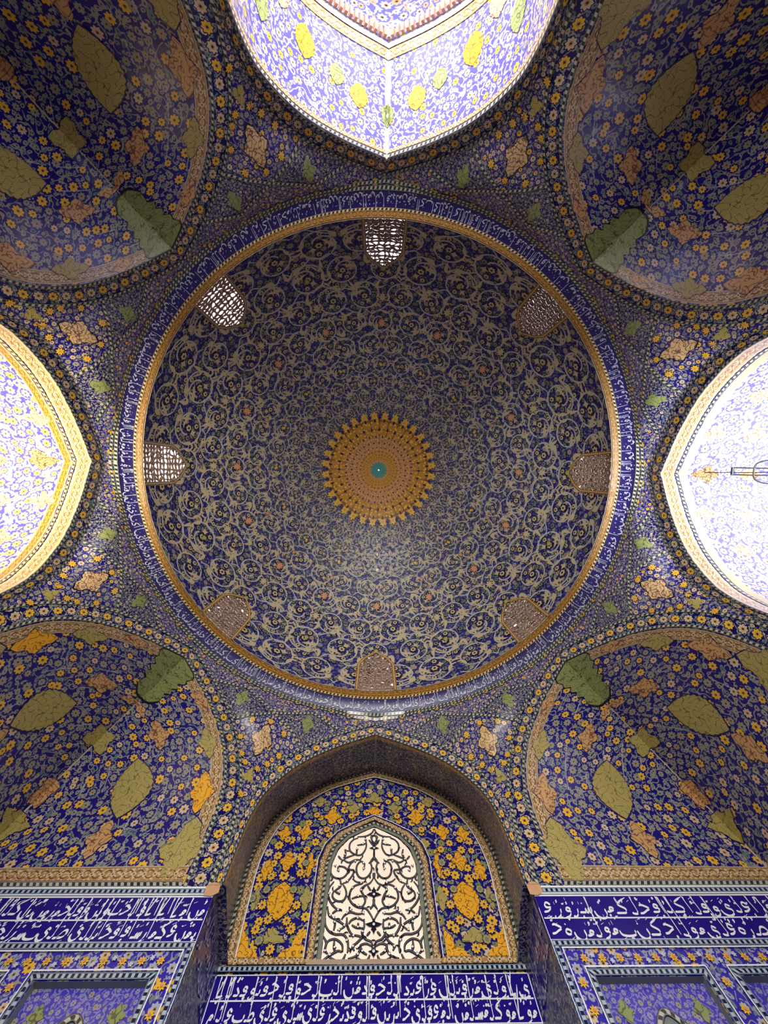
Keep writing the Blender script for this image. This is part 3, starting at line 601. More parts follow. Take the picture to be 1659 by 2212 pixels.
# squinches
def sq_D0(s):
    z=np.interp(s,SS,INS[:,1]); return np.clip(1-(z-ZS)/3,0,1)
def sqS(i,side):
    n,e=frame(i)
    def geo(s):
        x=np.interp(s,SS,INS[:,0]); z=np.interp(s,SS,INS[:,1]); w=np.clip(1-(z-ZS)/3,0,1); m=x/INS[0,0]
        D0=DIST[1]+.46*w; X0=x+.25*w; rd=DIST[1]+(CORN-DIST[1])*m; rd=np.maximum(rd,D0); return D0,X0,rd,z
    def S(s,b):
        s=np.clip(np.asarray(s,float),0,LS); D0,X0,rd,z=geo(s); W=np.hypot(X0,rd-D0)+1e-6; k=np.clip(np.asarray(b,float)/W,0,1)
        return (D0+(rd-D0)*k)[...,None]*n+(X0*(1-k)*side)[...,None]*e+z[...,None]*np.array([0,0,1.])
    return S,geo
def sq_motifs(D,W,first):
    clip=lambda q: np.stack([np.clip(q[:,0],.02,LS),np.clip(q[:,1],.0,W(q[:,0]))],1)
    def put(s,kf,pts,mat,rot=0,out='cobalt_dark',ly=2,o=1.05):
        c=np.array([s,W(np.array([s]))[0]*kf]); ca,sa=math.cos(rot),math.sin(rot)
        p=np.stack([pts[:,1]*ca-pts[:,0]*sa,pts[:,1]*sa+pts[:,0]*ca],1)
        D.star(c+p*o,out,ly,c,clip=clip); D.star(c+p,mat,ly+1,c,clip=clip)
    put(2.5,.5,lobed(.56,.86,n=96,lob=26,amp=.03,pt=1.1),'med_olive')
    put(4.1,.5,cartouche(.42,.5),'med_ochre'); put(1.1,.5,cartouche(.4,.48),'med_ochre')
    put(4.15,1.,cartouche(.6,.55),'med_olive'); put(2.65,1.,cartouche(.42,.6),'med_ochre')
    put(1.5,1.,cartouche(.75,.45),'med_olive'); put(2.25,.1,cartouche(.42,.55),'med_gold' if first else 'med_ochre')
    put(3.7,.1,cartouche(.36,.5),'med_olive'); put(.8,.08,cartouche(.7,.75),'med_olive'); put(5.2,.08,cartouche(.3,.4),'med_ochre')
    c=clip; ap=crom([(6.98,0),(6.3,0),(6.05,.12),(6.0,.35),(5.85,.5),(5.9,.72),(5.7,.82),(5.72,1.05),(5.5,1.15),(5.55,1.35),(5.4,1.5),(5.25,1.75),(5.45,2.2),(6.98,2.2)],5)
    D.star(ap,'black',2,(6.4,.6),clip=c); D.star((ap-[6.5,.6])*.95+[6.5,.6],'med_green',3,(6.4,.6),clip=c)
    put(5.05,.85,cartouche(.2,.3),'med_ochre')
for i in(1,3,5,7):
    n,e=frame(i); root=thing('squinch_vault',n*9.75+np.array([0,0,ZS]),'blue floral squinch with olive medallions '+SQ[i],'squinch','folded corner squinches')
    for side in(-1,1):
        S,geo=sqS(i,side)
        def W(s): 
            D0,X0,rd,z=geo(np.clip(s,0,LS)); return np.hypot(X0,rd-D0)
        D=Deco(S); A=ls(0,LS,73); T,K=np.meshgrid(A,ls(0,1,41),indexing='ij'); B=K*W(A)[:,None]
        P=np.stack([T.ravel(),B.ravel()],1); j=np.arange(72*40); r,c=j//40,j%40; v=r*41+c
        D.raw(P,np.stack([v,v+1,v+42,v+41],1),'squinch',0,np.stack([P[:,1],P[:,0]],1)+[i*3.3+side,0])
        sq_motifs(D,W,i==3); D.build('vault_face',root,tuple(n*3+np.array([0,0,9])))
        D=Deco(S,step=.012); s_=ls(.42,LS-.05,80); D.ribbon(np.stack([s_,np.minimum(.22,W(s_)*.9)],1),.36,'braid',1)
        kk=ls(.05,W(np.array([.2]))[0],60); D.ribbon(np.stack([np.full(60,.25),kk],1),.34,'braid',2); D.ribbon(np.stack([np.full(60,.04),kk],1),.1,'rope',3)
        D.build('braided_edge',root,tuple(n*3+np.array([0,0,9])))
    S,geo=sqS(i,1); D0,X0,rd,z=geo(SS)
    V=rd[:,None]*n*.9985+z[:,None]*np.array([0,0,1.]); q=np.vstack([V-.025*e,V+.025*e]); N=len(V); jj=np.arange(N-1)
    rawmesh('ridge_seam',q,[np.stack([jj,jj+1,jj+1+N,jj+N],1)],q[:,:2],[np.zeros(N-1)],['beige'],root)
# bays behind the three open arches
def bay(i,depth,mat,label,edge):
    n,e=frame(i); root=thing('bay_vault',n*9.94+np.array([0,0,ZS]),label,'vault','pointed vaults of the open bays')
    P=np.vstack([INNER,(INNER*[-1,1])[::-1][1:]]); al=np.r_[0,np.cumsum(np.hypot(*np.diff(P,axis=0).T))]; mid=al[-1]/2
    def S(a,b):
        a=np.asarray(a,float)+mid; x=np.interp(a,al,P[:,0]); z=np.interp(a,al,P[:,1]); return (9.94+np.asarray(b,float))[...,None]*n+x[...,None]*e+z[...,None]*np.array([0,0,1.])
    c=tuple(n*(9.94+depth/2)+np.array([0,0,8]))
    D=Deco(S); D.grid(al-mid,ls(0,depth,25),mat)
    oc='med_beige' if i!=6 else 'med_gold'
    for sx in(-1,1):
        if i==6:
            for (a,b,w,h,m) in((1.0,1.5,.3,.36,'med_gold'),(2.8,2.0,.32,.45,'med_gold'),(1.75,1.75,.25,.3,'med_green'),(3.6,2.6,.3,.4,'med_beige'),(4.3,1.7,.26,.45,'med_green'),(.02,1.3,.2,.35,'med_green')):
                p=lobed(w,h,lob=16); D.star(p+[sx*a,b],m,2)
        else:
            for (a,b,s) in((.0,1.6,1),(1.5,1.2,.8),(1.5,2.6,.8),(.02,3.2,.8),(2.9,1.9,.8),(2.9,3.4,.7),(1.4,4.,.8)):
                D.star(cartouche(.45*s,.5*s)+[sx*a,b],'med_beige',2)
    D.build('vault_shell',root,c)
    D=Deco(S,step=.012); a=ls(-mid,mid,161)
    if edge=='rope': D.ribbon(np.stack([a,np.full(161,.09)],1),.15,'rope',2); D.ribbon(np.stack([a,np.full(161,.24)],1),.12,'braid',1)
    else:
        D.ribbon(np.stack([a,np.full(161,.24)],1),.46,'braid',1); D.ribbon(np.stack([a,np.full(161,.56)],1),.12,'rope' if edge=='white' else 'rope_gold',2)
        D.ribbon(np.stack([a,np.full(161,.8)],1),.3,'braid_gold' if edge=='gold' else 'beige',1)
    D.build('braided_edge',root,c)
    if i==6:
        D=Deco(S,step=.02); D.ribbon(np.stack([a,np.full(161,depth-.38)],1),.3,'braid',1); D.ribbon(np.stack([a,np.full(161,depth-.14)],1),.14,'beige',2); D.build('far_border',root,c)
    return S,mid,root
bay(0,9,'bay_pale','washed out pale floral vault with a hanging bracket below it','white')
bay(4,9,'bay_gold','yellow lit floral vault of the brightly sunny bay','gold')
S6,mid6,root6=bay(6,3.45,'bay','sunlit blue floral vault with gold ovals and dentil cornice','rope')
# dentil cornice at the far edge of the entrance bay (each dentil its own part)
P=np.vstack([INNER,(INNER*[-1,1])[::-1][1:]]); L6=mid6
for k in range(-32,33):
    a=k*.165; q=S6(np.array([a-.04,a+.04,a]),np.array([3.5,3.5,3.5])); c=q[2]; t=(q[1]-q[0]); t/=np.linalg.norm(t); nn=np.cross(t,[0,-1,0]); 
    if nn@(np.array([0,-13.4,8])-c)<0: nn=-nn
    y=np.array([0,-1.,0]); v=[c+sx*t*.045+sz*nn-y*.0+sy*y for sx in(-1,1) for sy in(0,.22) for sz in(-.02,.12)]
    f=np.array([[0,1,3,2],[4,6,7,5],[0,4,5,1],[2,3,7,6],[0,2,6,4],[1,5,7,3]]); V=np.array(v)[f].reshape(-1,3)
    rawmesh('dentil',V,[np.arange(24).reshape(6,4)],V[:,:2],[np.zeros(6)],['pinkg'],root6,smooth=False)
# tall entrance vault beyond the cornice
def iwS(a,b):
    t=np.asarray(a,float)/10.; x=-6.2*np.sign(t)*np.abs(np.sin(np.clip(np.abs(t),0,1)*PI/2))**.8; z=12.6+5.6*np.maximum(1-np.abs(t),0)**.62; z=np.where(np.abs(t)>=.999,12.6,z)
    return np.stack([x,-13.45-np.asarray(b,float),z],-1)
root=thing('entrance_vault',(0,-13.5,12),'white blazing vault beyond the dentil cornice','vault')
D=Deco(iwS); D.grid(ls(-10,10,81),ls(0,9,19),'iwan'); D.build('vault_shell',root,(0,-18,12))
D=Deco(lambda a,b:np.stack([np.asarray(a,float),-13.45+0*np.asarray(b,float),np.asarray(b,float)],-1)); 
XS=ls(-6.2,6.2,63); 
def zin(x): 
    o=INNER[::-1]; return np.interp(np.abs(x),o[:,0],o[:,1],right=8.42)
t_=1-((np.abs(XS)/6.2)**(1/.8)); tt=np.arcsin(np.clip((np.abs(XS)/6.2)**(1/.8),0,1))/(PI/2); ZT=12.6+5.6*(1-tt)**.62
q=np.vstack([np.stack([XS,np.where(np.abs(XS)<3.6,zin(XS),FLOOR)],1),np.stack([XS,ZT],1)]); N=len(XS); jj=np.arange(N-1)
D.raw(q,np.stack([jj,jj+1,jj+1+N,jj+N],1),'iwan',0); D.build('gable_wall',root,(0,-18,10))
for s in(-1,1):
    D=Deco(lambda a,b:np.stack([s*6.2+0*np.asarray(a,float),-13.45-np.asarray(a,float),np.asarray(b,float)],-1)); D.grid(ls(0,9,4),ls(FLOOR,12.65,4),'wall'); D.build('side_wall',root,(0,-18,5))
# ================================================================ spandrels between the eight arches
PTS={'star':(22.4,13.76),'E1':(15.2,13.18),'M1':(14.6,14.3),'K1':(7.8,14.04),'E2':(29.7,13.05),'M2':(30.1,14.28),'K2':(37.0,13.9)}
def inpoly(P,poly):
    x,y=P[:,0],P[:,1]; r=np.zeros(len(P),bool); n=len(poly)
    for k in range(n):
        x1,y1=poly[k];x2,y2=poly[(k+1)%n]; c=((y1>y)!=(y2>y))&(x<(x2-x1)*(y-y1)/(y2-y1+1e-12)+x1); r^=c
    return r
R98=9.8
SPL={}
for i in(0,2,4,6):
    for sg in(-1,1):
        j=(i+sg)%8; f0=i*PI/4
        def pt(k): d,z=PTS[k] if isinstance(k,str) else k; return np.array([(f0+sg*math.radians(d))*R98,z])
        n,e=frame(i); ctr=np.array([math.cos(f0+sg*AZV),math.sin(f0+sg*AZV),0])*10.4
        root=thing('spandrel',ctr+np.array([0,0,10]),'kite patterned spandrel between '+NAMES[i]+' and the squinch towards '+NAMES[(i+2*sg)%8],'spandrel','spandrels carrying the dome ring')
        D=Deco(drum,(R98,1))
        az=np.r_[ls(0,AZV,90),ls(AZV,PI/4,90)[1:]]; fr=ls(0,1,60)
        x1=DIST[0]*np.tan(az); x2=DIST[1]*np.tan(PI/4-az); zo=np.where(az<=AZV+1e-9,zout(0,x1),zout(1,x2))
        A,F_=np.meshgrid(az,fr,indexing='ij'); Z=zo[:,None]+(ZRO-zo[:,None])*F_
        P=np.stack([(f0+sg*A).ravel(),Z.ravel()],1); nn,m=len(az),len(fr); q=np.arange((nn-1)*(m-1)); r,c=q//(m-1),q%(m-1); v=r*m+c; F=np.stack([v,v+1,v+m+1,v+m],1)
        ce=P[F].mean(1); cc=np.stack([(ce[:,0]-f0)*sg*180/PI,ce[:,1]],1)
        sm=inpoly(cc,[PTS['star'],PTS['M1'],PTS['K1'],(7.6,13.),PTS['E1']])|inpoly(cc,[PTS['star'],PTS['M2'],PTS['K2'],(38,12.8),PTS['E2']])
        bg=inpoly(cc,[PTS['star'],PTS['E1'],(13,8),(33,8),PTS['E2']])
        UVo=P*[R98,1]+[0,i*7.7+sg*3]
        D.raw(P,F[sm],'panel_small',0,UVo); D.raw(P,F[bg&~sm],'panel_big',0,UVo); D.raw(P,F[~sm&~bg],'panel_big',0,UVo*1.3)
        # ochre medallion on the kite, grey green ones on the small panels, row of yellow flowers under the ring
        c0=pt((22.6,12.75)); D.star(c0+cartouche(.42,.5)*1.1,'black',2); D.star(c0+cartouche(.42,.5),'med_beige',3)
        c1=pt((22.2,11.55)); D.star(c1+trefoil(.2,.3),'med_olive',2); 
        for a_,z_ in((14.9,13.85),(30.,13.8)): D.star(pt((a_,z_))+cartouche(.3,.3),'med_green',2)
        fpos=[pt((2.2+4.05*k,14.62-.0)) for k in range(11)]
        fpos=[p for p in fpos]; D.stamp(t_flower(8,.135),fpos,mat='black',layer=2); D.stamp(t_flower(8,.115),fpos,mat='yellow',layer=3); D.stamp(t_disc(.035),fpos,mat='black',layer=4)
        p2=[pt(k) for k in((19,13.2),(26,13.2),(22.4,13.4),(20,12.2),(25,12.1),(18.5,12.6),(26.6,12.6),(21.3,11.9),(23.8,11.9),(22.3,10.9))]
        D.stamp(t_flower(8,.14),p2,mat='black',layer=2); D.stamp(t_flower(8,.115),p2,mat='yellow',layer=3); D.stamp(t_disc(.035),p2,mat='pinkg',layer=4)
        D.build('tile_field',root)
        for path in(('E1','star','M2','K2'),('E2','star','M1','K1')):
            D=Deco(drum,(R98,1),step=.022); D.line([pt(k) for k in path],.1,'rope',1,step=.12); D.build('kite_rope',root)
# ================================================================ inscription ring and dome
WR=math.hypot(RRO-RRI,ZRI-ZRO); RS=9.4
ring=thing('inscription_ring',(0,0,ZRO),'dark blue ring of white lettering running around the foot of the dome','inscription band')
RB=lambda a,b: ringb(a,np.asarray(b)/WR)
D=Deco(RB,(RS,1)); D.grid(ls(-PI,PI,361),ls(0,WR*.66,6),'cobalt_dark')
words=['wl','qbl','ebd','all','mn','hdw','ely','slm','qal','bn','rsw','mwl','ahl','kl','fyh','nbL','sdQ','lhm','rb','ale','lmn','yw','dyn','ald','alM','akB','hmd']
words=[''.join({'f':'q','D':'d'}.get(c,c) for c in x_ if c in GL or c in 'fD') for x_ in words]
nseg=24; rr=random.Random(3)
for k in range(nseg):
    a0=-PI+2*PI*k/nseg; u1=2*PI*RS/nseg
    txt=''.join(rr.choice(words)+rr.choice(['a','l','a','']) for _ in range(6))
    T=lambda P,a0=a0: np.stack([a0*RS+(u1-P[:,0]),P[:,1]],1)
    write(D,txt,.03,u1-.03,.13,.125,WR*.64,T,.034,'pale',2,seed=k,marks=2,stemw=.8)
D.build('lettered_band',ring)
D=Deco(drum,(R98,1),step=.02)
for z_ in(ZRO-.05,ZRO-.17): D.ribbon(np.stack([ls(-PI,PI,721)*R98,np.full(721,z_)],1),.09,'rope',2)
D.build('lower_rope',ring)
D=Deco(RB,(RS,1),step=.015); D.ribbon(np.stack([ls(-PI,PI,721)*RS,np.full(721,WR*.86)],1),WR*.27,'braid_gold',1); D.grid(ls(-PI,PI,361),WR*np.array([.62,.8,1.04]),'braid_gold',-.5); D.ribbon(np.stack([ls(-PI,PI,721)*RS,np.full(721,WR*.7)],1),.09,'rope_gold',2); D.build('gold_border',ring)
domeo=thing('dome',(0,0,ZRI),'great blue dome lining of pale spiralling vines around a gold sunburst','dome')
WIN=[(k*PI/4) for k in range(8)]; WO_=[(-.088,-.02),(-.088,.2),(-.06,.25),(0,.3),(.06,.25),(.088,.2),(.088,-.02)]
def inwin(P,sc=1.):
    m=np.zeros(len(P),bool)
    for w_ in WIN:
        q=P.copy(); q[:,0]=((q[:,0]-w_+PI)%(2*PI)-PI)/sc; q[:,1]=q[:,1]/sc; m|=inpoly(q,WO_)
    return m
D=Deco(dome,mask=lambda P:~inwin(P,.97)); D.grid(ls(-PI,PI,721),np.r_[ls(0,.36,50),ls(.36,1.9,130)[1:]],'dome')
# scrolling vine cell, unit square, mirrored in turn round the dome
cw=2*PI/32; rh=.176; NR=9
ph=np.radians(ls(-150,330,30)); rad=np.interp(ph,[ph[0],ph[20],ph[-1]],[.47,.39,.17]); sp=np.stack([rad*np.cos(ph),rad*np.sin(ph)],1)
cm=comma()
curl=t_ribbon(sp,.046)
leaf=t_join(xf(cm,-.05,-.18,2.3,.5),xf(cm,.3,.3,2.5,.5,-1),xf(cm,-.42,.14,-1.1,.46),xf(cm,.36,-.3,1.2,.5),xf(t_leaf(.3,.1,.5),.05,.42,.4),
   xf(t_poly([(-.17,.0),(-.08,.06),(0,.17),(.08,.06),(.17,0),(.07,-.02),(.05,-.12),(0,-.06),(-.05,-.12),(-.07,-.02)]),-.33,-.3,.6,.9),xf(t_poly([(-.13,.0),(-.05,.05),(0,.15),(.05,.05),(.13,0),(.04,-.05),(0,-.12),(-.04,-.05)]),.16,.1,0,.8))
wave=t_ribbon(crom([(-.5,.0),(-.3,.16),(0,.02),(.25,-.14),(.5,0)],6),.034)
flw=[(0,.0,.1),(.25,-.1,.08),(-.24,-.12,.075),(.02,.27,.08),(-.24,.28,.07),(.27,.16,.065),(-.05,-.36,.075),(.2,-.34,.06),(-.42,-.36,.07),(.46,.12,.06),(-.45,.4,.065),(.42,-.44,.07),(.45,.42,.07)]
cells=[]; rr=random.Random(12)
for r_ in range(NR):
    q0=.03+(r_+.5)*rh; ra=rr.uniform(-1.3,1.3); 
    for c_ in range(32):
        off=0 if r_%2==0 else .5
        m=1 if c_%2 else -1; jj=(.04 if r_%3==1 else -.03)*m
        cells.append(((c_+.5+off+jj)*cw,q0,m,ra*m,1.0 if (r_+c_//2)%2 else .9))
cells=np.array(cells); sc_=cw
pos=np.stack([cells[:,0],cells[:,1]],1)
def cellst(T,mat,layer,rot=True):
    D.stamp(T,pos,cells[:,3] if rot else 0,sc_*(cells[:,4] if rot else 1)*.97,cells[:,2],mat,layer)
cellst(wave,'vine',1.6,False) if False else D.stamp(wave,pos-[0,rh*.5],0,sc_,cells[:,2],'vine',1.6)
cellst(curl,'vine',2)
Lf=leaf; odd=(np.arange(len(cells))//32)%3
cellst(leaf,'beige',3)
for k,(fx,fy,fr_) in enumerate(flw):
    cellst(xf(t_disc(fr_*1.3),fx,fy),'black',1); cellst(xf(t_flower(6,fr_,.15,3),fx,fy),'greyg' if k%3 else 'beige',2 if k else 3); cellst(xf(t_disc(fr_*.35,6),fx,fy),'black',4)
# pink and orange palmettes in some rows
pal=t_poly([(0,.5),(.08,.32),(.26,.4),(.16,.2),(.34,.1),(.14,.03),(.2,-.2),(.06,-.1),(0,-.42),(-.06,-.1),(-.2,-.2),(-.14,.03),(-.34,.1),(-.16,.2),(-.26,.4),(-.08,.32)])
for r_,m,s_,ofs in((2,'beige',.5,0),(3,'pinkg',.55,.5),(4,'pinkg',.3,0),(5,'yellow',.3,.5),(6,'pinkg',.28,0),(7,'olive',.3,.5),(1,'olive',.3,.5)):
    q0=.03+r_*rh; pp=[((2*c_+(1 if r_%2 else 0))*cw+ofs*cw*2,q0+rh*.5) for c_ in range(16)]
    D.stamp((pal[0]*1.25,pal[1]),pp,0,cw*s_*.85,1,'black',5); D.stamp(pal,pp,0,cw*s_*.85,1,m,6)
D.build('tile_shell',domeo,(0,0,14))
# sunburst
D=Deco(dome,step=.012); D.grid(ls(-PI,PI,257),np.r_[ls(1.68,3.,60),ls(3.,6.1,30)[1:]],'sun',2)
lobe=t_poly([(-.5,.4),(-.34,-.2),(-.42,-.5),(-.16,-.45),(0,-.8),(.16,-.45),(.42,-.5),(.34,-.2),(.5,.4)])
la=[((k+.5)*cw,1.68) for k in range(32)]; D.stamp(lobe,la,0,cw*.62,1,'yellow',3); D.stamp(xf(t_poly([(-.3,.2),(0,-.35),(.3,.2)]),0,0),la,0,cw*.5,1,'pinkg',4)
D.stamp(t_flower(4,1,.2),[(k*cw,1.7) for k in range(32)],0,cw*.2,1,'cobalt_dark',5)
for q_,m,s_ in((1.95,'black',.12),(2.12,'cobalt_dark',.1),(2.3,'black',.11),(2.5,'teal',.08)): D.stamp(t_flower(4,1,.25),[((k+.5*(q_>2.2))*cw,q_) for k in range(32)],0,cw*s_,1,m,4)
sunb=D.build('gold_sunburst',domeo,(0,0,14))
D=Deco(dome,step=.012); D.grid(ls(-PI,PI,65),ls(3.75,6.2,8),'teal',4); D.stamp(t_poly([(-.5,.1),(0,-.9),(.5,.1)]),[(k*PI/8,3.76) for k in range(16)],0,PI/8,1,'teal',4); D.build('turquoise_star',sunb,(0,0,14))
# pierced screens
ORD={k:('above '+NAMES[k]) if k%2==0 else ('above the squinch '+SQ[k]) for k in range(8)}
for k,w_ in enumerate(WIN):
    bright=k in(4,5,6); c=np.array([math.cos(w_)*9,math.sin(w_)*9,ZRI])
    root=thing('pierced_window',c,('glinting stone screen in the dome ' if bright else 'dull brown screen in the dome ')+ORD[k],'window screen','pierced stone windows at the foot of the dome')
    D=Deco(lambda a,b,w_=w_:dome(np.asarray(a)/9+w_,np.asarray(b)/9),step=.01)
    O=np.array([(-.088,0),(-.088,.2),(-.06,.25),(0,.3),(.06,.25),(.088,.2),(.088,0)])*9
    st=.19; nx,ny=10,16; gx,gy=np.meshgrid((np.arange(nx+1)-nx/2)*st,np.arange(ny+1)*st,indexing='ij'); R_=np.random.default_rng(k)
    jx=R_.uniform(-.44,.44,gx.shape)*st; jy=R_.uniform(-.44,.44,gx.shape)*st; jx=(jx-jx[::-1])/2*1.4; jy=(jy+jy[::-1])/2*1.3; jy[:,1::2]*=.6; jx[:,1::2]+=.45*st*np.sign(gx[:,1::2]+.001); jy[:,0]=0
    G_=np.stack([gx+jx,gy+jy],-1); V=[];F=[];n_=0;B=[]
    for a in range(nx):
        for b in range(ny):
            q=np.array([G_[a,b],G_[a+1,b],G_[a+1,b+1],G_[a,b+1]]); c_=q.mean(0)
            if not inpoly((c_[None]),[tuple(x_) for x_ in O*1.0])[0]: continue
            sh=R_.uniform(.62,.88); rot=R_.uniform(-.6,.6); h=(q-c_)*sh; h=np.stack([h[:,0]*math.cos(rot)-h[:,1]*math.sin(rot),h[:,0]*math.sin(rot)+h[:,1]*math.cos(rot)],1)+c_
            m=(h+np.roll(h,-1,0))/2; m=c_+(m-c_)*1.12; hole=np.empty((8,2)); hole[0::2]=c_+(h-c_)*.86; hole[1::2]=m
            qm=(q+np.roll(q,-1,0))/2; ou=np.empty((8,2)); ou[0::2]=q; ou[1::2]=qm
            V.append(np.vstack([ou,hole,hole])); 
            for t in range(8): u=(t+1)%8; F.append((n_+t,n_+u,n_+8+u,n_+8+t)); B.append(0)
            for t in range(8): u=(t+1)%8; F.append((n_+8+t,n_+8+u,n_+16+u,n_+16+t)); B.append(0)
            op=(R_.random()<(.97 if k in(4,5) else (.9 if b>5 else .25))) if bright else R_.random()<.04
            if not op: F.append((n_+16,n_+18,n_+20,n_+22)); B.append(1)  # hole filled to imitate a screen that gets less light
            n_+=24
    V=np.vstack(V); lay=np.tile(np.r_[np.zeros(16),np.full(8,-5.)],len(V)//24); F4=np.array(F)
    D.P.append(V);D.U.append(V);D.F.append(F4[np.array(B)==0]);D.MI.append(np.full((np.array(B)==0).sum(),D.mi('brown')));D.L.append(lay);D.n+=len(V)
    if (np.array(B)==1).any(): D.F.append(F4[np.array(B)==1]);D.MI.append(np.full((np.array(B)==1).sum(),D.mi('brown')))
    D.k=np.array([1.,1.]); D.build('stone_lattice',root,(0,0,14))
    D=Deco(lambda a,b,w_=w_:dome(np.asarray(a)/9+w_,np.asarray(b)/9),step=.015)
    D.line(O,.15,'braid_gold' if not bright else 'brown',2,step=.1); D.line(O*[1.0,1.0],.035,'beige',3,step=.1); D.build('frame',root,(0,0,14))
# ================================================================ grille niche
BK=resamp(crom([(3.7,8.42),(3.78,9.7),(3.8,11.3),(3.3,12.75),(2.1,13.85),(1.,14.35),(0,14.68)]),49); BY=12.1
niche=thing('grille_niche',(0,10,7),'deep pointed wall niche with gold floral tiles around a white window grille','niche')
tt=ls(0,1,49)
def sofS(u,b):
    u=np.asarray(u,float); t=np.clip(1-np.abs(u)/7.2,0,1); sg=np.where(u<0,-1.,1.); f=np.asarray(b,float)/2.16
    xi=np.interp(t,tt,INNER[:,0]);zi=np.interp(t,tt,INNER[:,1]);xo=np.interp(t,tt,BK[:,0]);zo=np.interp(t,tt,BK[:,1])
    return np.stack([sg*(xi+(xo-xi)*f),9.94+2.16*f,zi+(zo-zi)*f],-1)
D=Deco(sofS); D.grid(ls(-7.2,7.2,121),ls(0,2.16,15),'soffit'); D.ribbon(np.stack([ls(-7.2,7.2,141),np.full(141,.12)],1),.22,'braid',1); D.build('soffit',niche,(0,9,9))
BWS=plane((0,1,0),(1,0,0),BY)
D=Deco(BWS); N=len(BK); fullb=np.vstack([BK*[-1,1],BK[::-1][1:]]); 
X=ls(-3.8,3.8,77); 
def zbk(x): o=BK[::-1]; o=o[np.r_[True,np.diff(o[:,0])>0]] ; return np.interp(np.abs(x),o[:,0],o[:,1])
X=ls(-4.1,4.1,60); ZT=np.full(60,15.)
fr=ls(0,1,20); A,Fq=np.meshgrid(X,fr,indexing='ij'); Z=8.26+(ZT[:,None]-8.26)*Fq; P=np.stack([A.ravel(),Z.ravel()],1); m=20; q=np.arange((len(X)-1)*19); r,c=q//19,q%19; v=r*m+c
D.raw(P,np.stack([v,v+1,v+m+1,v+m],1),'niche',0)
c8=lambda p: p
WINF=np.array([(-1.28,8.46),(-1.28,10.85),(-1.12,11.35),(-.8,11.73),(-.4,11.95),(0,12.15),(.4,11.95),(.8,11.73),(1.12,11.35),(1.28,10.85),(1.28,8.46)])
for sx in(-1,1):
    def st(x,z,p,m,o=1.07,l=2): D.star(np.array([sx*x,z])+p*[sx,1]*o,'cobalt_dark',l); D.star(np.array([sx*x,z])+p*[sx,1],m,l+1)
    for x,z,w_,h_,m,fn in((2.6,9.9,.36,.5,'med_gold',0),(2.64,11.01,.28,.28,'med_gold',1),(2.27,11.99,.26,.26,'med_gold',1),(1.45,12.59,.34,.27,'med_gold',1),(2.62,9.02,.42,.22,'med_olive',2),(3.2,10.75,.2,.3,'med_gold',1),(1.95,10.9,.16,.35,'med_gold',1),(3.3,9.95,.16,.28,'med_olive',1),(1.9,9.95,.2,.3,'med_olive',1),(2.95,11.95,.25,.25,'med_gold',1),(1.95,13.2,.28,.2,'med_olive',1),(.75,12.95,.3,.22,'med_olive',1),(1.6,11.55,.2,.22,'med_olive',1)):
        st(x,z,(lobed(w_,h_,lob=20,pt=1.),cartouche(w_*1.1,h_*1.1),trefoil(w_,h_))[fn],m)
    for x,z,dx in((3.4,8.6,-1),(1.82,8.6,1)):
        D.poly([(sx*x,z),(sx*(x+dx*.55),z),(sx*(x+dx*.45),z+.14),(sx*(x+dx*.25),z+.2),(sx*(x+dx*.2),z+.42),(sx*(x+dx*.05),z+.55),(sx*x,z+.7)],'med_gold',4)
    fl=np.array([(sx*abs(x),z) for x,z in FL]); g=np.array([(sx*abs(x),z) for x,z in GR])
    D.stamp(t_flower(8,.15,.16),fl,mat='cobalt_dark',layer=4); D.stamp(t_flower(9,.125,.16),fl,mat='yellow',layer=5); D.stamp(t_disc(.05),fl,mat='pinkg',layer=6); D.stamp(t_disc(.022),fl,mat='black',layer=7)
    D.stamp(t_flower(8,.13,.1),g,mat='cobalt_dark',layer=4); D.stamp(t_flower(8,.11,.1),g,mat='olive',layer=5); D.stamp(t_disc(.05),g,mat='greyg',layer=6)
D.star(np.array([0,13.35])+trefoil(.42,.34),'cobalt_dark',3); D.star(np.array([0,13.35])+trefoil(.38,.3),'med_olive',4)
D.star(np.array([0,12.82])+cartouche(.4,.17),'med_gold',3)
D.build('floral_panel',niche,(0,0,9))
def offc(P,d):
    g=np.gradient(P,axis=0); L=np.hypot(g[:,0],g[:,1])[:,None]; return P+np.stack([-g[:,1],g[:,0]],1)/L*d
D=Deco(BWS,step=.012); ob=fullb.copy()
inw=lambda P,d: np.stack([P[:,0]*(1-d/3.8),8.42+(P[:,1]-8.42)*(1-d/6.2)],1)
D.ribbon(resamp(inw(ob,.19),120),.27,'braid',5); D.ribbon(resamp(inw(ob,.05),150),.12,'rope',6); D.ribbon(resamp(inw(ob,.345),120),.03,'white',6)
D.line([(-3.6,8.49),(-1.5,8.49)],.14,'braid',7); D.line([(3.6,8.49),(1.5,8.49)],.14,'braid',7)
D.build('braided_border',niche,(0,0,9))
D=Deco(BWS,step=.014); fo=np.array([(-1.56,8.46),(-1.56,10.95),(-1.42,11.45),(-1.1,11.88),(-.55,12.22),(0,12.5),(.55,12.22),(1.1,11.88),(1.42,11.45),(1.56,10.95),(1.56,8.46)])
D.ribbon(fo-[0,.0],.17,'braid',5); D.line(fo*[1.075,1]+[0,.06],.035,'cobalt_dark',6); D.line(fo*[1.1,1]+[0,.08],.02,'white',7)
f2=np.stack([WINF[:,0]*1.12,WINF[:,1]+np.where(WINF[:,1]>10.9,.13,0)],1); D.ribbon(f2,.1,'rope',6); f3=np.stack([WINF[:,0]*1.045,WINF[:,1]+np.where(WINF[:,1]>10.9,.05,0)],1); D.ribbon(f3,.09,'skirt',5)
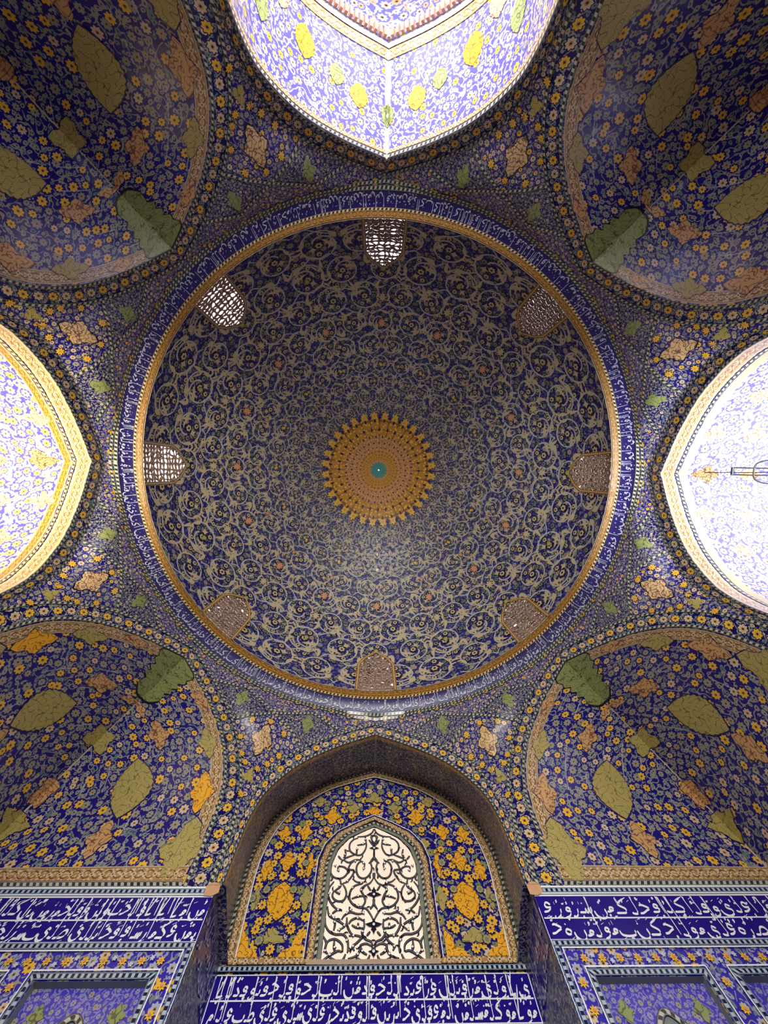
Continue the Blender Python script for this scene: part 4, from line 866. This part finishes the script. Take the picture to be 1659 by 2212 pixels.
D.line([(-1.62,8.44),(1.62,8.44)],.1,'marble',8); D.line([(-3.7,8.34),(3.7,8.34)],.11,'rope_wall',6,step=.3)
D.build('window_frame',niche,(0,0,9))
for sx in(-1,1): D=Deco(lambda a,b:np.stack([np.asarray(a,float),np.asarray(b,float),8.425+0*np.asarray(a,float)],-1)); D.grid(sx*ls(3.5,3.95,3),ls(9.9,12.2,5),'soffit'); D.build('springing_ledge',niche,(0,0,5))
gr=thing('window_grille',(0,12.05,8.5),'white pointed window screen with black curling vines and dots','window')
D=Deco(plane((0,1,0),(1,0,0),12.06)); D.star(resamp(np.vstack([WINF,WINF[:1]]),90)[:-1],'grille_stone',0,(0,10.2)); D.build('pale_screen',gr,(0,0,9))
D=Deco(plane((0,1,0),(1,0,0),12.05),step=.006)
def lw(P,w0):
    t=ls(0,1,len(P)); return w0*(.72+.45*np.sin(PI*t)**.6)
lt1=t_poly([(0,-.5),(.12,-.2),(.34,-.16),(.17,0),(.22,.14),(.05,.12),(0,.5),(-.05,.12),(-.22,.14),(-.17,0),(-.34,-.16),(-.12,-.2)])
for sx in(-1,1):
    for l in VN:
        P=crom(np.array(l)*[sx,1],7); D.ribbon(P,lw(P,.052),'black',2); D.ribbon(P[1:-1],.014,'greyg',3)  # thin grey ribbon painted as a highlight along the vine
        if len(l)>5:
            for k in range(2,len(l)-1,2):
                a,b=np.array(l[k-1])*[sx,1],np.array(l[k])*[sx,1]; d=b-a; an=math.atan2(d[1],d[0]); D.stamp(comma(),[b],an+.45*(-1)**k,.2,(-1)**k,'black',3)
    nd=np.array(ND)*[sx,1]; R_=np.random.default_rng(4)
    for q in nd:
        an=R_.uniform(0,6.28)
        D.stamp(t_flower(3,.055,.3),[q],an,1,1,'black',4)
    D.stamp(t_disc(.026),nd,mat='white',layer=6)
S4=t_poly([(0,1),(.16,.62),(.34,.55),(.22,.3),(.6,.2),(1,-.06),(.5,-.2),(.2,-.28),(0,-.6),(-.2,-.28),(-.5,-.2),(-1,-.06),(-.6,.2),(-.22,.3),(-.34,.55),(-.16,.62)])
for z,f,s_ in((11.38,1,.16),(10.,1,.22),(9.26,-1,.23),(8.67,-1,.14)):
    D.stamp(S4,[(0,z)],0 if f>0 else PI,s_,1,'black',4); D.stamp(t_disc(.035),[(0,z)],mat='white',layer=6)
D.build('vine_scrollwork',gr,(0,0,9))
# ================================================================ friezes
def frieze(name,S,x0,x1,z0,z1,top,low,label,seed,c=(0,0,5),nsplit=1,w=.038,mid=.47,xlow=None):
    root=thing(name,S(np.array([(x0+x1)/2]),np.array([z0]))[0],label,'inscription frieze','white on blue inscription friezes')
    D=Deco(S,step=.003); D.grid(ls(x0,x1,12),ls(z0,z1,4),'cobalt'); Hh=z1-z0; zm=z0+Hh*mid
    T=lambda P:P
    D.line([(x0+.03,zm),(x1-.03,zm)],.028,'white',2,step=2)
    D.line([(x0,z1-.01),(x1,z1-.01)],.02,'white',2,step=2); D.line([(x0,z0+.01),(x1,z0+.01)],.02,'white',2,step=2)
    write(D,top,x0+.06,x1-.06,zm+.1*Hh,Hh*.175,z1-.02,T,w,'white',3,seed,marks=3)
    write(D,low,x0+.06,x1-.06,z0+.1*Hh,Hh*.175,z1-.02,T,w,'white',3,seed+5,marks=3)
    D.build('lettered_panel',root,c); return root
TOPC='yXwlymrqblnerebdallhqdmnalBlhwqlhqbwqdlX'.replace('z','r').replace('z','')
LOWC='mwXmwklmslmnalmeqlyhabrbnqalwqdbhrelyslyelytBealaM'
f1=frieze('inscription_frieze',BWS,-3.7,3.7,7.4,8.28,TOPC,LOWC,'two line white inscription on blue directly below the white window grille',11)
f2_=frieze('inscription_frieze',SW_,-9.94,-3.72,7.31,8.2,'mnamXaXaXqalhBwbnwqlhmrmnbnklalhmdllqalwhn','bmnekmarsaqaqhabllyaSlyBsrlhmraXlhrnallmsr','two line blue inscription above the panel wall under the yellow bay squinch',21)
f3_=frieze('inscription_frieze',SW_,3.72,9.94,7.31,8.2,'aynqraelywqlaklaqhlkmnsrwre','ebnaqanSroelymwlahkntmwlmnoh'.replace('t','B'),'two line blue inscription above the panel wall under the bracket bay squinch',31)
for sx in(-1,1):
    S=(lambda sx: lambda a,b: np.stack([np.full(np.shape(a),sx*3.71),9.94+np.asarray(a,float)+0*np.asarray(b),np.asarray(b,float)],-1))(sx)
    root=thing('niche_reveal',S(np.array([0.]),np.array([6.]))[0],'steep tiled side of the grille niche, on its '+('bracket bay' if sx>0 else 'yellow bay')+' side','niche side','side reveals of the grille niche')
    D=Deco(S); D.grid(ls(0,2.16,8),ls(FLOOR,7.31,14),'soffit'); D.grid(ls(0,2.16,8),ls(8.2,8.44,3),'soffit'); D.build('tiled_side',root,(0,11,5))
    D=Deco(S); D.grid(ls(0,2.16,8),ls(7.31,8.2,4),'cobalt')
    T=(lambda P:P) if sx<0 else (lambda P:np.stack([2.16-P[:,0],P[:,1]],1))
    write(D,'lmnaXwqlahbnel',.05,2.1,7.8,.12,8.18,T,.035,'pale',2,3,marks=1); write(D,'almlhynwlaer',.05,2.1,7.4,.12,8.18,T,.035,'pale',2,4,marks=1)
    D.build('lettered_side',root,(0,11,5))
# ================================================================ lower wall beside and inside the niche
D=Deco(SW_)
for s in(-1,1):
    D.grid(s*ls(3.72,9.94,30),ls(FLOOR,7.31,30),'wall',keep=lambda P:~((np.abs(P[:,0])>0)&False))
D.grid(s*np.array([0,0.001]),np.array([FLOOR,FLOOR+.001]),'wall'); 
D.P=[];D.U=[];D.F=[];D.MI=[];D.L=[];D.n=0
rects=[(3.72,4.32,FLOOR,7.31),(4.32,6.48,6.7,7.31),(4.32,6.48,FLOOR,1),(6.48,7.2,FLOOR,7.31),(7.2,9.36,6.7,7.31),(7.2,9.36,FLOOR,1),(9.36,9.94,FLOOR,7.31)]
for s in(-1,1):
    for a,b,c,d in rects: D.grid(s*ls(a,b,4),ls(c,d,6),'wallflowers' if False else 'wall')
    D.grid(s*ls(3.72,9.94,8),ls(8.2,8.43,3),'rope_wall',uv=None)
D.build('wall_south',None,(0,0,4),kind='structure')
D=Deco(BWS); D.grid(ls(-3.72,3.72,8),ls(FLOOR,7.4,8),'wall'); D.line([(-3.7,7.33),(3.7,7.33)],.12,'rope_wall',2,step=.4); D.build('wall_niche_back',None,(0,0,4),kind='structure')
D=Deco(SW_,step=.014)
for s in(-1,1):
    D.line([(s*3.72,7.25),(s*9.94,7.25)],.11,'rope_wall',2,step=.4); D.line([(s*3.78,FLOOR),(s*3.78,7.2)],.1,'rope_wall',2,step=.4)
    D.line([(s*9.94,7.16),(s*3.88,7.16),(s*3.88,FLOOR)],.025,'white',3,step=.3); D.line([(s*3.72,8.3),(s*9.94,8.3)],.17,'rope_wall',2,step=.4)
    xs=[s*(4.25+.37*k) for k in range(16)]; P=[(x,6.99) for x in xs]+[(s*4.02,z) for z in ls(6.6,5.,5)]+[(s*6.84,z) for z in ls(6.6,5.,5)]
    P2=[(x+s*.185,6.99+.05*(-1)**k) for k,x in enumerate(xs)]
    D.stamp(t_flower(8,.085),P,mat='yellow',layer=2); D.stamp(t_disc(.03),P,mat='pinkg',layer=3); D.stamp(t_flower(6,.055),P2,mat='pale',layer=2)
D.build('trim_9',None,(0,0,4),kind='structure')
# recessed arched panels
for s in(-1,1):
    for k,(a,b) in enumerate(((4.32,6.48),(7.2,9.36))):
        side='bracket bay' if s>0 else 'yellow bay'
        root=thing('recessed_panel',(s*(a+b)/2,9.94,1),'violet recessed panel with blind arch under the '+side+' squinch, '+('nearer the niche' if k==0 else 'farther from the niche'),'wall panel','recessed panels in the lower wall')
        RP=plane((0,1,0),(1,0,0),10.1); D=Deco(RP); D.grid(s*ls(a,b,6),ls(1,6.7,10),'wall_fine')
        xm=s*(a+b)/2; q=np.array([(-.85,1.3),(-.85,4.6),(-.74,5.2),(-.45,5.75),(0,6.28),(.45,5.75),(.74,5.2),(.85,4.6),(.85,1.3)])
        cur=crom(q[1:-1],8)+[xm,0]
        D.poly(np.vstack([[xm-.85,1.3],cur,[xm+.85,1.3]]),'greyg',2)
        qi=np.vstack([[xm-.66,1.3],(cur-[xm,4.6])*[.78,.8]+[xm,4.6],[xm+.66,1.3]]); D.poly(qi,'wall',4); D.line(qi,.022,'white',5)
        for dx in(-.72,.72): D.star(np.array([xm+dx,6.3])+cartouche(.19,.17),'med_green',2)
        fld=D.build('blind_arch_field',root,(0,0,4))
        D=Deco(RP,step=.016); D.ribbon(resamp(np.vstack([[xm-.85,1.3],cur,[xm+.85,1.3]]),160),.11,'rope',3); D.build('arch_rope',fld,(0,0,4))
        # recess sides
        v=[];x0,x1=s*a,s*b
        for (p,q_) in(((x0,1),(x0,6.7)),((x0,6.7),(x1,6.7)),((x1,6.7),(x1,1)),((x1,1),(x0,1))): v+= [(p[0],9.94,p[1]),(q_[0],9.94,q_[1]),(q_[0],10.1,q_[1]),(p[0],10.1,p[1])]
        rawmesh('recess_side',np.array(v),[np.arange(16).reshape(4,4)],np.array(v)[:,[0,2]],[np.zeros(4)],['greyg'],root,smooth=False)
        D=Deco(SW_,step=.016); fp=[(s*(a-.06),1),(s*(a-.06),6.76),(s*(b+.06),6.76),(s*(b+.06),1)]; D.line(fp,.11,'rope_wall',2,step=.3)
        fp=[(s*(a-.14),1),(s*(a-.14),6.84),(s*(b+.14),6.84),(s*(b+.14),1)]; D.line(fp,.025,'white',3,step=.3); D.build('frame',root,(0,0,4))
# ================================================================ hanging bracket in the pale bay
br=thing('hanging_bracket',(12,-.06,11),'black steel bracket of two rails through a rounded hoop, hanging in the pale bay','lamp bracket')
def rod(name,P,r,parent,n=8):
    P=np.asarray(P,float); V=[];F=[]; m=len(P)
    for k,p in enumerate(P):
        t=P[min(k+1,m-1)]-P[max(k-1,0)]; t/=np.linalg.norm(t); u=np.cross(t,[.13,.2,1.]); u/=np.linalg.norm(u); w_=np.cross(t,u)
        for a in ls(0,2*PI,n,endpoint=False): V.append(p+r*(math.cos(a)*u+math.sin(a)*w_))
    for k in range(m-1):
        for a in range(n): F.append((k*n+a,k*n+(a+1)%n,(k+1)*n+(a+1)%n,(k+1)*n+a))
    V=np.array(V); return rawmesh(name,V,[np.array(F)],V[:,:2],[np.zeros(len(F))],['steel'],parent)
for y in(-.16,.04): rl=rod('rail',[(9.93,y,11),(12,y,11),(14.2,y,11)],.022,br)
rod('end_plate',[(9.93,-.17,11),(9.93,.05,11)],.04,rl)
hp=[]; 
for t in ls(0,2*PI,41): c,s_=math.cos(t),math.sin(t); hp.append((11.5+.95*np.sign(c)*abs(c)**.55,-.06+.34*np.sign(s_)*abs(s_)**.55,11))
rod('hoop',hp,.024,br); rod('hanger',[(11.5,-.06,11.02),(11.5,-.06,13.84)],.016,br); rod('hanger',[(14.1,-.06,11.02),(14.1,-.06,13.84)],.016,br); rod('crossbar',[(11.5,-.4,11),(11.5,.28,11)],.02,br); rod('crossbar',[(14.1,-.2,11),(14.1,.08,11)],.02,br)
